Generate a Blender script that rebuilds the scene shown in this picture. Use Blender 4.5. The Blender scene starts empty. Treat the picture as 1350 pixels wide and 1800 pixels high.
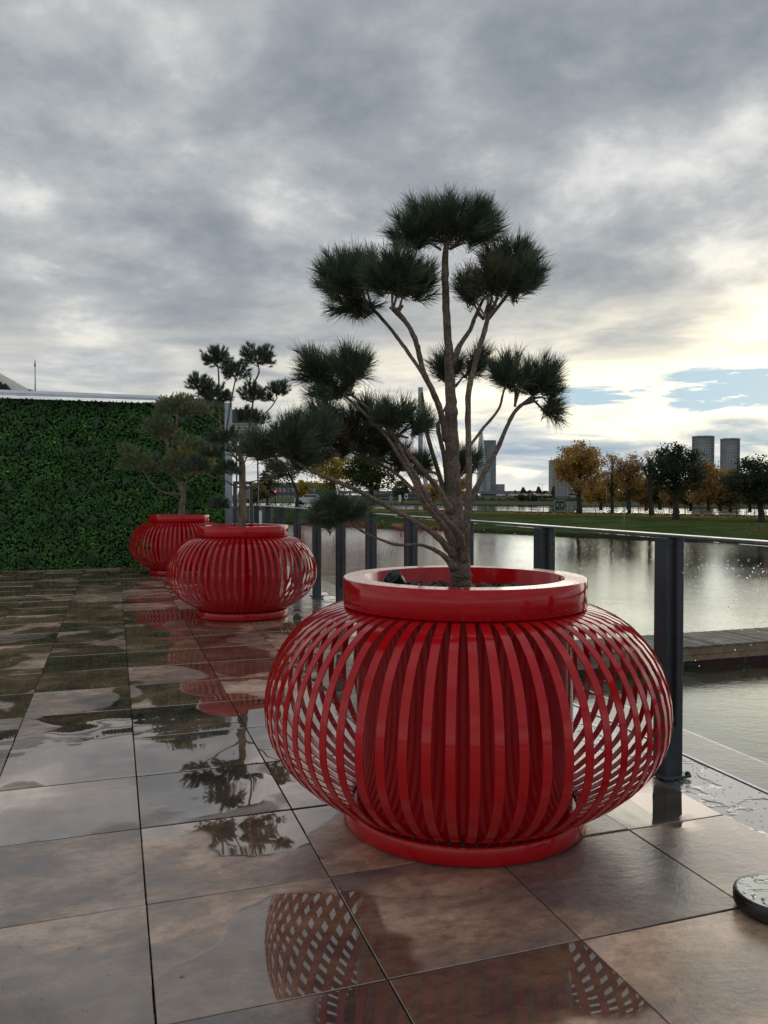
import bpy, bmesh, math, random
import numpy as np
from mathutils import Vector, Matrix
random.seed(7); RNG = np.random.default_rng(11)
R = math.radians
S = bpy.context.scene
COL = S.collection

# ---------------------------------------------------------------- camera, world, sun, exposure
F = 1410.0; PITCH = math.atan(30 / F); H = 1.302
cam = bpy.data.cameras.new('camera'); camo = bpy.data.objects.new('camera', cam); COL.objects.link(camo)
camo.location = (0, 0, H); camo.rotation_euler = (R(90) - PITCH, 0, 0)
cam.sensor_fit = 'VERTICAL'; cam.sensor_height = 36; cam.sensor_width = 27; cam.lens = F / 1800 * 36
cam.clip_start = 0.05; cam.clip_end = 6000
S.camera = camo
S.view_settings.view_transform = 'Standard'; S.view_settings.look = 'None'
S.view_settings.exposure = 0.12; S.view_settings.gamma = 1; S.view_settings.use_curve_mapping = False
S.render.resolution_x = 768; S.render.resolution_y = 1024

SUN_AZ = R(31); SUN_EL = R(9)          # azimuth to the right of the view direction (+Y)
world = bpy.data.worlds.new('World'); S.world = world; world.use_nodes = True
wn = world.node_tree; wn.nodes.clear()

class NT:
    """small helper to write node graphs"""
    def __init__(s, tree): s.t = tree
    def n(s, typ, inputs=None, **props):
        nd = s.t.nodes.new(typ)
        for k, v in props.items(): setattr(nd, k, v)
        for k, v in (inputs or {}).items(): s.set(nd.inputs[k], v)
        return nd
    def set(s, sock, v):
        if isinstance(v, bpy.types.NodeSocket): s.t.links.new(v, sock)
        elif isinstance(v, bpy.types.Node): s.t.links.new(v.outputs[0], sock)
        else: sock.default_value = v
    def m(s, op, a, b=0.0, c=0.0, clamp=False):
        nd = s.t.nodes.new('ShaderNodeMath'); nd.operation = op; nd.use_clamp = clamp
        for i, v in enumerate((a, b, c)):
            s.set(nd.inputs[i], v)
        return nd.outputs[0]
    def vm(s, op, a, b=(0, 0, 0)):
        nd = s.t.nodes.new('ShaderNodeVectorMath'); nd.operation = op
        s.set(nd.inputs[0], a); s.set(nd.inputs[1], b)
        return nd.outputs['Value' if op == 'DOT_PRODUCT' else 'Vector']
    def step(s, x, a, b, lo=0.0, hi=1.0):
        nd = s.t.nodes.new('ShaderNodeMapRange'); nd.interpolation_type = 'SMOOTHSTEP'
        for i, v in enumerate((x, a, b, lo, hi)): s.set(nd.inputs[i], v)
        return nd.outputs[0]
    def noise(s, vec, scale, detail=4, rough=.5, dist=0.0):
        nd = s.t.nodes.new('ShaderNodeTexNoise')
        s.set(nd.inputs['Vector'], vec); nd.inputs['Scale'].default_value = scale
        nd.inputs['Detail'].default_value = detail; nd.inputs['Roughness'].default_value = rough
        nd.inputs['Distortion'].default_value = dist
        return nd.outputs[0]
    def xyz(s, x, y, z=0.0):
        nd = s.t.nodes.new('ShaderNodeCombineXYZ')
        for i, v in enumerate((x, y, z)): s.set(nd.inputs[i], v)
        return nd.outputs[0]
    def mix(s, f, a, b, blend='MIX'):
        nd = s.t.nodes.new('ShaderNodeMix'); nd.data_type = 'RGBA'; nd.blend_type = blend
        def col(v): return (*v, 1.0) if isinstance(v, tuple) and len(v) == 3 else v
        s.set(nd.inputs[0], f); s.set(nd.inputs[6], col(a)); s.set(nd.inputs[7], col(b))
        return nd.outputs[2]
    def ramp(s, x, stops, interp='LINEAR'):
        nd = s.t.nodes.new('ShaderNodeValToRGB'); nd.color_ramp.interpolation = interp
        el = nd.color_ramp.elements
        while len(el) < len(stops): el.new(0.5)
        for e, (p, c) in zip(el, stops): e.position = p; e.color = (*c, 1.0) if len(c) == 3 else c
        s.set(nd.inputs[0], x); return nd.outputs[0]

w = NT(wn)
sky = w.n('ShaderNodeTexSky', sky_type='NISHITA', sun_disc=False, sun_elevation=SUN_EL, sun_rotation=SUN_AZ,
          altitude=0, air_density=1.0, dust_density=0.6, ozone_density=1.5)
tc = w.n('ShaderNodeTexCoord'); D = tc.outputs['Generated']
sep = w.n('ShaderNodeSeparateXYZ', {0: D}); dx, dy, dz = sep.outputs
zc = w.m('MAXIMUM', dz, 0.0)
inv = w.m('DIVIDE', 1.0, w.m('ADD', zc, 0.30))
P = w.xyz(w.m('MULTIPLY', dx, inv), w.m('MULTIPLY', dy, inv), 3.7)
n_big = w.noise(P, 1.0, 3, .5, .2)
n_mid = w.noise(w.vm('ADD', P, (5.2, 1.3, 0)), 2.9, 8, .56, .25)
n_fin = w.noise(w.vm('ADD', P, (1.2, 9.3, 2)), 7.5, 8, .6, .1)
L = w.xyz(w.m('MULTIPLY', dx, 4.0), w.m('MULTIPLY', dy, 4.0), w.m('MULTIPLY', dz, 22.0))
n_low = w.noise(L, 1.25, 6, .55, .35)
n_wisp = w.noise(w.vm('ADD', L, (3.1, 7.7, 0)), 3.0, 7, .6, .3)
sun_v = (math.sin(SUN_AZ) * math.cos(SUN_EL), math.cos(SUN_AZ) * math.cos(SUN_EL), math.sin(SUN_EL))
dot = w.vm('DOT_PRODUCT', w.vm('NORMALIZE', D), sun_v)
glow = w.m('POWER', w.m('MAXIMUM', dot, 0.0), 9.0)
glow2 = w.m('POWER', w.m('MAXIMUM', dot, 0.0), 80.0)
# high cloud deck: grey, with soft lighter wisps
cn = w.m('ADD', w.m('MULTIPLY', n_big, .45), w.m('MULTIPLY', n_mid, .55))
def cloud_blob(px, py, rx, ry, amp):
    u0 = (px - 675) / F; v0 = (900 - py) / F
    d0 = Vector((u0, math.cos(PITCH) + v0 * math.sin(PITCH), -math.sin(PITCH) + v0 * math.cos(PITCH))).normalized()
    right = Vector((d0.y, -d0.x, 0)).normalized(); upv = right.cross(d0)
    a_ = w.m('DIVIDE', w.vm('DOT_PRODUCT', Dw, tuple(right)), rx / F); b_ = w.m('DIVIDE', w.vm('DOT_PRODUCT', w.vm('SUBTRACT', Dw, tuple(d0)), tuple(upv)), ry / F)
    q = w.m('ADD', w.m('MULTIPLY', a_, a_), w.m('MULTIPLY', b_, b_))
    fr_ = w.step(w.vm('DOT_PRODUCT', D, tuple(d0)), .3, .5)
    return w.m('MULTIPLY', w.m('MULTIPLY', w.m('EXPONENT', w.m('MULTIPLY', q, -1.0)), amp * .62), fr_)
nz_ = w.n('ShaderNodeTexNoise', {'Vector': P, 'Scale': 4.0, 'Detail': 5.0}).outputs['Color']
Dw = w.vm('ADD', w.vm('NORMALIZE', D), w.vm('MULTIPLY', w.vm('SUBTRACT', nz_, (.5, .5, .5)), (.12, .12, .10)))
for bl in [(770, 80, 60, 130, .09), (560, 265, 90, 30, .08), (215, 205, 90, 25, .08), (455, 385, 60, 22, .08), (1200, 300, 60, 50, .08), (1310, 190, 50, 70, .08), (110, 90, 70, 35, .05), (820, 190, 40, 40, .05),
           (60, 360, 60, 25, .05), (20, 520, 60, 18, .07), (1050, 90, 130, 110, -.06), (430, 450, 170, 40, -.06), (1180, 490, 150, 35, -.08), (640, 150, 70, 80, -.05), (350, 90, 150, 80, -.03), (100, 450, 150, 40, -.04),
           (250, 560, 200, 25, -.03), (960, 180, 80, 90, -.03), (660, 380, 90, 25, -.03), (1120, 380, 60, 60, -.03)]:
    cn = w.m('ADD', cn, cloud_blob(*bl))
cn = w.m('ADD', cn, w.m('MULTIPLY', w.m('SUBTRACT', n_fin, .5), .22))
base = w.ramp(cn, [(.37, (.225, .255, .295)), (.465, (.325, .355, .385)), (.54, (.455, .475, .49)), (.64, (.76, .76, .74))])
wis = w.m('MULTIPLY', w.step(n_fin, .52, .72), w.step(n_mid, .46, .62))
base = w.mix(w.m('MULTIPLY', wis, .55), base, (.74, .74, .71))
# low belt: brighter, streaky, warm towards the sun
low_w = w.step(dz, .10, .27, 1.0, 0.0)
low_c = w.ramp(n_low, [(.36, (.42, .45, .49)), (.46, (.62, .62, .60)), (.56, (.92, .89, .79)), (.64, (1.15, 1.08, .90))])
low_c = w.mix(w.m('MULTIPLY', w.step(n_wisp, .5, .7), .5), low_c, (.95, .92, .82))
low_amt = w.m('MULTIPLY', low_w, w.m('ADD', .55, w.m('MULTIPLY', glow, .9)), clamp=True)
c = w.mix(low_amt, base, low_c)
# bluish grey bank close to the horizon
bank = w.step(w.m('ADD', dz, w.m('MULTIPLY', w.m('SUBTRACT', n_low, .5), .06)), .080, .100, 1.0, 0.0)
bank_c = w.ramp(n_low, [(.38, (.26, .35, .47)), (.48, (.36, .43, .53)), (.56, (.55, .59, .63)), (.63, (1.0, .95, .82))])
bank_c = w.mix(w.m('MULTIPLY', w.step(n_wisp, .52, .66), .5), bank_c, (.72, .72, .68))
c = w.mix(w.m('MULTIPLY', bank, w.step(dx, -.10, .12, .15, .95)), c, bank_c)
hz = w.step(dz, .0, .03, 1.0, 0.0)
c = w.mix(w.m('MULTIPLY', hz, .7), c, (.85, .83, .80))
# a bright rim round the break in the clouds
zz = w.m('ADD', dz, w.m('MULTIPLY', w.m('SUBTRACT', n_low, .5), .07))
gd = w.m('ABSOLUTE', w.m('SUBTRACT', zz, .118))
az_m = w.step(dx, .13, .24)
rim = w.m('MULTIPLY', w.step(gd, .020, .048, 1.0, 0.0), az_m)
c = w.mix(w.m('MULTIPLY', rim, .85), c, (1.0, .96, .84))
c = w.mix(1.0, c, w.mix(w.m('MULTIPLY', glow, w.step(dz, .32, .12)), (1, 1, 1), (1.42, 1.33, 1.12)), 'MULTIPLY')
c = w.mix(1.0, c, w.mix(glow2, (1, 1, 1), (1.35, 1.28, 1.15)), 'MULTIPLY')
gap = w.m('MULTIPLY', w.step(gd, .012, .018, 1.0, 0.0), w.m('MULTIPLY', az_m, w.step(n_wisp, .52, .62, 1.0, .1)))
back = w.m('MULTIPLY', w.step(n_mid, .60, .70), w.step(dy, .1, -.3))   # a few more breaks behind the camera
below = w.step(dz, -.02, 0.0, 1.0, 0.0)
c = w.mix(below, c, (.10, .105, .11))
cl10 = w.vm('MULTIPLY', c, (10, 10, 10))
blue = w.mix(.95, sky.outputs[0], (4.3, 6.0, 7.1))
col = w.mix(w.m('MAXIMUM', gap, w.m('MULTIPLY', back, .5)), cl10, blue)
bg = w.n('ShaderNodeBackground', {'Color': col, 'Strength': 0.1})
wo = w.n('ShaderNodeOutputWorld', {'Surface': bg})

sl = bpy.data.lights.new('sun', 'SUN'); sl.energy = 0.6; sl.angle = R(45); sl.color = (1.0, .93, .80)
so = bpy.data.objects.new('sun', sl); COL.objects.link(so)
so.rotation_euler = Vector(sun_v).to_track_quat('Z', 'Y').to_euler()

# ---------------------------------------------------------------- geometry helpers
def ray(px, py):
    u = (px - 675) / F; v = (900 - py) / F
    return Vector((u, math.cos(PITCH) + v * math.sin(PITCH), -math.sin(PITCH) + v * math.cos(PITCH)))
def at(px, py, Y):                       # the point at distance Y (metres north of the viewer)
    d = ray(px, py); return Vector((0, 0, H)) + d * (Y / d.y)
def on_z(px, py, z):
    d = ray(px, py); return Vector((0, 0, H)) + d * ((z - H) / d.z)
def proj(p):
    x, y, z = p[0], p[1], p[2] - H
    f = y * math.cos(PITCH) - z * math.sin(PITCH); u = y * math.sin(PITCH) + z * math.cos(PITCH)
    if f < .05: return (-9999, -9999)
    return (675 + F * x / f, 900 - F * u / f)
TH = math.atan(474 / F * math.cos(PITCH))
AX = Vector((-math.sin(TH), math.cos(TH), 0)); BX = Vector((AX.y, -AX.x, 0))
ROT = TH                                 # object z rotation so that local x = BX, local y = AX
def ab(a, b, z=0.0): return AX * a + BX * b + Vector((0, 0, z))
def to_ab(p): return (p.x * AX.x + p.y * AX.y, p.x * BX.x + p.y * BX.y)

def mat(name, color=(.5, .5, .5), rough=.5, metal=0.0, ior=1.5, **kw):
    m = bpy.data.materials.new(name); m.use_nodes = True
    b = m.node_tree.nodes['Principled BSDF']
    b.inputs['Base Color'].default_value = (*color, 1); b.inputs['Roughness'].default_value = rough
    b.inputs['Metallic'].default_value = metal; b.inputs['IOR'].default_value = ior
    for k, v in kw.items(): b.inputs[k.replace('_', ' ')].default_value = v
    return m
def nodes(m): return NT(m.node_tree), m.node_tree.nodes['Principled BSDF']

def tag(o, label=None, cat=None, group=None, kind=None):
    if label: o['label'] = label
    if cat: o['category'] = cat
    if group: o['group'] = group
    if kind: o['kind'] = kind
    return o
def empty(name, loc=(0, 0, 0), rz=0.0):
    o = bpy.data.objects.new(name, None); COL.objects.link(o); o.location = loc; o.rotation_euler = (0, 0, rz)
    o.empty_display_size = .1; return o
def link(name, me, parent=None, loc=None, rot=None, scale=None):
    o = bpy.data.objects.new(name, me); COL.objects.link(o)
    if parent: o.parent = parent
    if loc is not None: o.location = loc
    if rot is not None: o.rotation_euler = rot
    if scale is not None: o.scale = scale
    return o

def np_mesh(name, V, Fc, mats, smooth=False, midx=None, rnd=None):
    """V (n,3), Fc (m,k) -> mesh"""
    me = bpy.data.meshes.new(name); V = np.asarray(V, dtype=np.float32); Fc = np.asarray(Fc, dtype=np.int32)
    me.vertices.add(len(V)); me.vertices.foreach_set('co', V.ravel())
    k = Fc.shape[1]; me.loops.add(Fc.size); me.loops.foreach_set('vertex_index', Fc.ravel())
    me.polygons.add(len(Fc)); me.polygons.foreach_set('loop_start', np.arange(0, Fc.size, k, dtype=np.int32))
    me.polygons.foreach_set('loop_total', np.full(len(Fc), k, dtype=np.int32))
    me.polygons.foreach_set('use_smooth', np.full(len(Fc), smooth))
    for m in (mats if isinstance(mats, (list, tuple)) else [mats]): me.materials.append(m)
    if midx is not None: me.polygons.foreach_set('material_index', np.asarray(midx, dtype=np.int32))
    if rnd is not None:
        at_ = me.attributes.new('rnd', 'FLOAT', 'FACE'); at_.data.foreach_set('value', np.asarray(rnd, dtype=np.float32))
    me.update(calc_edges=True); me.validate(); return me

class MB:
    """collects polygons and builds one mesh"""
    def __init__(s): s.v = []; s.f = []; s.mi = []; s.sm = []
    def add(s, V, Fs, mi=0, sm=False):
        o = len(s.v); s.v += [tuple(p) for p in V]
        for f in Fs: s.f.append([i + o for i in f]); s.mi.append(mi); s.sm.append(sm)
        return s
    def box(s, c, d, mi=0, rz=0.0, bev=0.0, M=None):
        cx, cy, cz = c; hx, hy, hz = d[0] / 2, d[1] / 2, d[2] / 2
        if bev > 0:
            b = min(bev, hx * .45, hy * .45, hz * .45); V = []; Fs = []
            for (sx, sy, sz) in [(i, j, k) for i in (-1, 1) for j in (-1, 1) for k in (-1, 1)]:
                V += [(sx * hx, sy * (hy - b), sz * (hz - b)), (sx * (hx - b), sy * hy, sz * (hz - b)), (sx * (hx - b), sy * (hy - b), sz * hz)]
            bm = bmesh.new(); vs = [bm.verts.new(p) for p in V]; r = bmesh.ops.convex_hull(bm, input=vs)
            bmesh.ops.dissolve_limit(bm, angle_limit=.01, verts=bm.verts, edges=bm.edges)
            bm.verts.index_update(); V = [v.co.copy() for v in bm.verts]; Fs = [[v.index for v in f.verts] for f in bm.faces]; bm.free()
        else:
            V = [(x, y, z) for x in (-hx, hx) for y in (-hy, hy) for z in (-hz, hz)]
            Fs = [(0, 1, 3, 2), (4, 6, 7, 5), (0, 4, 5, 1), (2, 3, 7, 6), (0, 2, 6, 4), (1, 5, 7, 3)]
        T = Matrix.Translation((cx, cy, cz)) @ Matrix.Rotation(rz, 4, 'Z')
        if M is not None: T = M @ T
        return s.add([T @ Vector(p) for p in V], Fs, mi)
    def lathe(s, prof, n=48, c=(0, 0), mi=0, sm=True, closed=False, a0=0.0):
        V = []; k = len(prof)
        for i in range(n):
            a = a0 + 2 * math.pi * i / n
            for r, z in prof: V.append((c[0] + r * math.cos(a), c[1] + r * math.sin(a), z))
        Fs = []
        for i in range(n):
            j = (i + 1) % n
            for q in range(k if closed else k - 1):
                q2 = (q + 1) % k; Fs.append((i * k + q, j * k + q, j * k + q2, i * k + q2))
        return s.add(V, Fs, mi, sm)
    def tube(s, pts, rad, n=8, mi=0, sm=True, jit=0.0, cap=True):
        pts = [Vector(p) for p in pts]; V = []; up = Vector((.3, .9, .2)).normalized()
        for i, p in enumerate(pts):
            t = (pts[min(i + 1, len(pts) - 1)] - pts[max(i - 1, 0)]).normalized()
            b = up - t * up.dot(t)
            if b.length < .05: b = Vector((1, 0, 0)) - t * t.x
            b.normalize(); a = b.cross(t).normalized(); up = b
            for q in range(n):
                an = 2 * math.pi * q / n; r = rad[i] * (1 + random.uniform(-jit, jit))
                V.append(p + (a * math.cos(an) + b * math.sin(an)) * r)
        Fs = []
        for i in range(len(pts) - 1):
            for q in range(n):
                q2 = (q + 1) % n; Fs.append((i * n + q, i * n + q2, (i + 1) * n + q2, (i + 1) * n + q))
        if cap: Fs.append(tuple(reversed(range(n)))); Fs.append(tuple((len(pts) - 1) * n + q for q in range(n)))
        return s.add(V, Fs, mi, sm)
    def mesh(s, name, mats):
        me = bpy.data.meshes.new(name); me.from_pydata(s.v, [], s.f)
        for m in (mats if isinstance(mats, (list, tuple)) else [mats]): me.materials.append(m)
        me.polygons.foreach_set('material_index', s.mi); me.polygons.foreach_set('use_smooth', s.sm)
        bm = bmesh.new(); bm.from_mesh(me); bmesh.ops.recalc_face_normals(bm, faces=bm.faces); bm.to_mesh(me); bm.free()
        me.update(); return me
    def build(s, name, mats, parent=None, **k): return link(name, s.mesh(name, mats), parent, **k)

def smooth_path(pts, n=5):
    """Catmull-Rom through rows of numbers"""
    P_ = [np.array(p, float) for p in pts]; P_ = [2 * P_[0] - P_[1]] + P_ + [2 * P_[-1] - P_[-2]]; out = []
    for i in range(1, len(P_) - 2):
        for k in range(n):
            t = k / n; a, b, c_, d = P_[i - 1:i + 3]
            out.append(.5 * ((2 * b) + (-a + c_) * t + (2 * a - 5 * b + 4 * c_ - d) * t * t + (-a + 3 * b - 3 * c_ + d) * t ** 3))
    out.append(P_[-2]); return out

# ---------------------------------------------------------------- materials
def noisy(name, c1, c2, scale, rough=.6, bump=0.0, bscale=None, detail=6, metal=0.0, ior=1.5, obj=False):
    m = mat(name, c1, rough, metal, ior); t, b = nodes(m)
    co = t.n('ShaderNodeTexCoord').outputs['Object'] if obj else t.n('ShaderNodeNewGeometry').outputs['Position']
    n1 = t.noise(co, scale, detail, .6)
    t.set(b.inputs['Base Color'], t.mix(t.step(n1, .35, .65), c1, c2))
    if bump:
        bp = t.n('ShaderNodeBump', {'Strength': bump, 'Distance': .02, 'Height': t.noise(co, bscale or scale * 3, 8, .6)})
        t.set(b.inputs['Normal'], bp)
    return m

M = {}
# red powder coat, wet
m = mat('red_paint', (.46, .012, .020), .2, 0, 1.38, Coat_Weight=.15, Coat_Roughness=.05); M['red'] = m
t, b = nodes(m); g = t.n('ShaderNodeNewGeometry').outputs['Position']
n1 = t.noise(g, 9, 5, .6); n2 = t.noise(g, 160, 2, .5)
t.set(b.inputs['Base Color'], t.mix(n1, (.42, .003, .007), (.52, .005, .010)))
t.set(b.inputs['Roughness'], t.m('MULTIPLY_ADD', n1, .10, .07))
t.set(b.inputs['Coat Normal'], t.n('ShaderNodeBump', {'Strength': .12, 'Distance': .002, 'Height': t.step(n2, .60, .72)}))
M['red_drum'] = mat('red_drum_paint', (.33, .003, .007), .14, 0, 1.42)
M['black_gap'] = mat('black_rubber', (.012, .012, .013), .6)
M['post'] = noisy('anthracite_metal', (.035, .043, .052), (.050, .060, .072), 6, .36, .03, 300)
M['rail'] = noisy('wet_rail_metal', (.20, .21, .23), (.30, .31, .33), 12, .2, .02, 200, metal=.6)
M['black'] = mat('black_plastic', (.012, .016, .016), .25)
M['soil'] = noisy('soil', (.03, .02, .016), (.06, .04, .03), 30, .9, .8, 60)
M['bark_chip'] = noisy('bark_chips', (.10, .065, .05), (.22, .16, .13), 25, .7, .4, 120)
M['dark_chip'] = noisy('dark_bark_chips', (.035, .024, .020), (.07, .045, .035), 25, .7, .4, 120)
m = mat('pine_bark', (.13, .10, .075), .85); M['bark'] = m
t, b = nodes(m); g = t.n('ShaderNodeNewGeometry').outputs['Position']
gs = t.vm('MULTIPLY', g, (1, 1, .5))
vor = t.n('ShaderNodeTexVoronoi', {'Vector': t.vm('ADD', gs, t.vm('MULTIPLY', t.xyz(t.noise(g, 20, 3), t.noise(g, 23, 3), 0), (.05, .05, 0))), 'Scale': 80.0}, feature='DISTANCE_TO_EDGE')
crk = t.step(vor.outputs['Distance'], .0, .16)
nb = t.noise(g, 14, 6, .65)
t.set(b.inputs['Base Color'], t.mix(t.m('MULTIPLY_ADD', crk, .55, .45), (.05, .036, .028), t.mix(t.step(nb, .35, .65), (.15, .115, .09), (.30, .23, .175))))
t.set(b.inputs['Normal'], t.n('ShaderNodeBump', {'Strength': .9, 'Distance': .004, 'Height': t.m('ADD', t.m('MULTIPLY', crk, .6), t.m('MULTIPLY', t.noise(g, 160, 4), .5))}))

def leafy(name, ca, cb, cc=None, rough=.45, trans=.25, pos=.0):
    m = mat(name, ca, rough); t, b = nodes(m)
    r = t.n('ShaderNodeAttribute', attribute_name='rnd').outputs['Fac']
    cols = [(0.0, ca), (.8, cb)] + ([(1.0, cc)] if cc else [])
    colr = t.ramp(r, cols); t.set(b.inputs['Base Color'], colr)
    tr = t.n('ShaderNodeBsdfTranslucent', {'Color': colr})
    mx = t.n('ShaderNodeMixShader', {0: trans, 1: b.outputs[0], 2: tr})
    t.set(m.node_tree.nodes['Material Output'].inputs[0], mx); return m
M['needle'] = leafy('pine_needles', (.036, .066, .042), (.13, .185, .11), (.28, .30, .15))
M['needle_brown'] = leafy('brown_pine_needles', (.045, .065, .045), (.14, .13, .075), (.32, .19, .10))
M['needle_far'] = leafy('mid_pine_needles', (.035, .065, .045), (.10, .15, .09), (.20, .22, .10))
M['needle_blue'] = leafy('short_blue_green_needles', (.14, .20, .11), (.30, .36, .17), (.50, .48, .16))
M['needle_yellow'] = leafy('short_yellow_green_needles', (.20, .20, .07), (.44, .38, .10), (.65, .56, .08))
M['wall_leaf'] = leafy('artificial_ivy', (.012, .058, .012), (.085, .26, .036), (.28, .50, .08), rough=.35, trans=.15)
M['fern'] = leafy('artificial_fern', (.012, .050, .016), (.035, .12, .035), rough=.4)

# wet porcelain tiles: one material, varied by position and by tile
TA0, TB0, TSA, TSB = 2.015, .088, .615, .600
m = mat('wet_porcelain', (.1, .07, .05), .1, 0, 4.6, Specular_Tint=(1.0, .91, .85, 1)); M['tile'] = m
t, b = nodes(m); g = t.n('ShaderNodeNewGeometry').outputs['Position']
ta = t.vm('DOT_PRODUCT', g, tuple(AX)); tb = t.vm('DOT_PRODUCT', g, tuple(BX))
ia = t.m('FLOOR', t.m('DIVIDE', t.m('SUBTRACT', ta, TA0), TSA)); ib = t.m('FLOOR', t.m('DIVIDE', t.m('SUBTRACT', tb, TB0), TSB))
wnz = t.n('ShaderNodeTexWhiteNoise', {0: t.xyz(ia, ib, 0)}, noise_dimensions='3D')
rv = wnz.outputs['Value']; rc = wnz.outputs['Color']
gp = t.vm('ADD', t.xyz(ta, tb, 0), t.vm('MULTIPLY', rc, (7, 7, 7)))
gst = t.vm('MULTIPLY', gp, (1.0, .55, 1.0))
s1 = t.noise(gst, 2.2, 8, .62, .5); s2 = t.noise(gst, 5.5, 9, .7, .6); s3 = t.noise(gst, 30, 6, .7)
colr = t.ramp(t.m('ADD', t.m('MULTIPLY', s1, .6), t.m('MULTIPLY', s2, .4)),
              [(.36, (.048, .044, .045)), (.45, (.110, .096, .088)), (.52, (.185, .138, .100)), (.60, (.33, .25, .19)), (.70, (.18, .172, .166))])
colr = t.mix(t.m('MULTIPLY', t.step(s3, .4, .7), .45), colr, (.05, .037, .032), 'MIX')
grn = t.noise(gp, 220, 3, .7)
colr = t.mix(1.0, colr, t.mix(grn, (.72, .72, .72), (1.25, 1.25, 1.25)), 'MULTIPLY')
colr = t.mix(1.0, colr, t.mix(rv, (.85, .84, .84), (1.6, 1.45, 1.33)), 'MULTIPLY')
tile_col = colr
pw = t.noise(t.vm('ADD', t.xyz(ta, tb, 0), t.vm('MULTIPLY', rc, (.9, .9, .9))), 1.25, 4, .45, .3)
far_wet = t.step(ta, 2.2, 5.5, -.05, .07)
right_dry = t.step(tb, .6, 1.6, 0.0, -.06)
near_dry = t.m('ADD', far_wet, right_dry)
def pud(px, py, ra, rb, amp):
    d_ = ray(px, py); q_ = Vector((0, 0, H)) + d_ * (-H / d_.z); a0, b0_ = q_.x * AX.x + q_.y * AX.y, q_.x * BX.x + q_.y * BX.y
    u_ = t.m('DIVIDE', t.m('SUBTRACT', ta, a0), ra); v_ = t.m('DIVIDE', t.m('SUBTRACT', tb, b0_), rb)
    return t.m('MULTIPLY', t.m('EXPONENT', t.m('MULTIPLY', t.m('ADD', t.m('MULTIPLY', u_, u_), t.m('MULTIPLY', v_, v_)), -1.0)), amp)
wsum = t.m('ADD', pw, near_dry)
for pb_ in [(390, 1390, .85, .6, .30), (120, 1340, .5, .5, .12), (610, 1660, .42, .30, .22), (930, 1590, .16, .22, .16), (930, 1745, .28, .55, .22), (1200, 1400, .25, .3, .2),
            (760, 1590, .25, .28, -.16), (1150, 1570, .4, .5, -.14), (400, 1570, .14, .5, -.14), (120, 1600, .45, .45, -.15), (320, 1680, .25, .3, -.08)]:
    wsum = t.m('ADD', wsum, pud(*pb_))
wet = t.step(wsum, .485, .525)
t.set(b.inputs['IOR'], t.m('MULTIPLY_ADD', wet, t.step(ta, 2.1, 3.4, .5, 2.7), 2.15))
t.set(b.inputs['Base Color'], t.mix(1.0, tile_col, t.mix(wet, (1.62, 1.62, 1.66), (.72, .70, .68)), 'MULTIPLY'))
rgh = t.m('ADD', t.m('MULTIPLY', t.m('SUBTRACT', 1.0, wet), t.m('MULTIPLY_ADD', s2, .26, .09)), .015)
t.set(b.inputs['Roughness'], rgh)
warp = t.noise(t.vm('ADD', t.xyz(ta, tb, 0), t.vm('MULTIPLY', rc, (3, 3, 3))), 1.5, 2, .4)
tilt = t.vm('DOT_PRODUCT', t.xyz(ta, tb, 0), t.vm('MULTIPLY', t.vm('SUBTRACT', rc, (.5, .5, .5)), (1, 1, 0)))
hgt = t.m('ADD', t.m('MULTIPLY', warp, .010), t.m('ADD', t.m('MULTIPLY', t.m('MULTIPLY', t.m('SUBTRACT', 1.0, wet), s3), .0016), t.m('MULTIPLY', wet, .0016)))
t.set(b.inputs['Normal'], t.n('ShaderNodeBump', {'Strength': 1.0, 'Distance': 1.0, 'Height': hgt}))
M['joint'] = mat('dark_joint', (.012, .010, .010), .7)

# wet metal apron outside the tiles
m = mat('wet_apron_metal', (.10, .11, .13), .1, 0.2, 1.8); M['apron'] = m
t, b = nodes(m); g = t.n('ShaderNodeNewGeometry').outputs['Position']
pn = t.noise(g, 2.6, 4, .55, .2); pm = t.step(pn, .46, .50)
t.set(b.inputs['Base Color'], t.mix(t.noise(g, 18, 6), (.085, .095, .11), (.15, .16, .18)))
t.set(b.inputs['Roughness'], t.m('MULTIPLY_ADD', t.m('SUBTRACT', 1.0, pm), .22, .03))
t.set(b.inputs['Normal'], t.n('ShaderNodeBump', {'Strength': .7, 'Distance': .004, 'Height': pm}))

m = bpy.data.materials.new('railing_glass'); m.use_nodes = True; M['glass'] = m
t = NT(m.node_tree); m.node_tree.nodes.remove(m.node_tree.nodes['Principled BSDF'])
fc_ = t.n('ShaderNodeLayerWeight', {'Blend': .5}).outputs['Facing']
fr = t.m('MULTIPLY_ADD', t.m('POWER', fc_, 5.0), .9, .035)
gp_ = t.n('ShaderNodeNewGeometry').outputs['Position']
gl = t.n('ShaderNodeBsdfGlossy', {'Roughness': 0.0, 'Color': (1, 1, 1, 1)}); tp = t.n('ShaderNodeBsdfTransparent', {'Color': (.93, .955, .945, 1)})
di = t.n('ShaderNodeBsdfDiffuse', {'Color': (.5, .5, .5, 1)})
mx = t.n('ShaderNodeMixShader', {0: fr, 1: tp.outputs[0], 2: gl.outputs[0]})
film = t.m('MULTIPLY', t.step(t.noise(t.vm('MULTIPLY', gp_, (1, 1, .5)), 9, 6, .7), .4, .8), .012)
mx2 = t.n('ShaderNodeMixShader', {0: film, 1: mx.outputs[0], 2: di.outputs[0]})
t.set(m.node_tree.nodes['Material Output'].inputs[0], mx2)
M['drop'] = mat('water_drop', (1, 1, 1), .0, 0, 1.33, Transmission_Weight=1.0)

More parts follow.
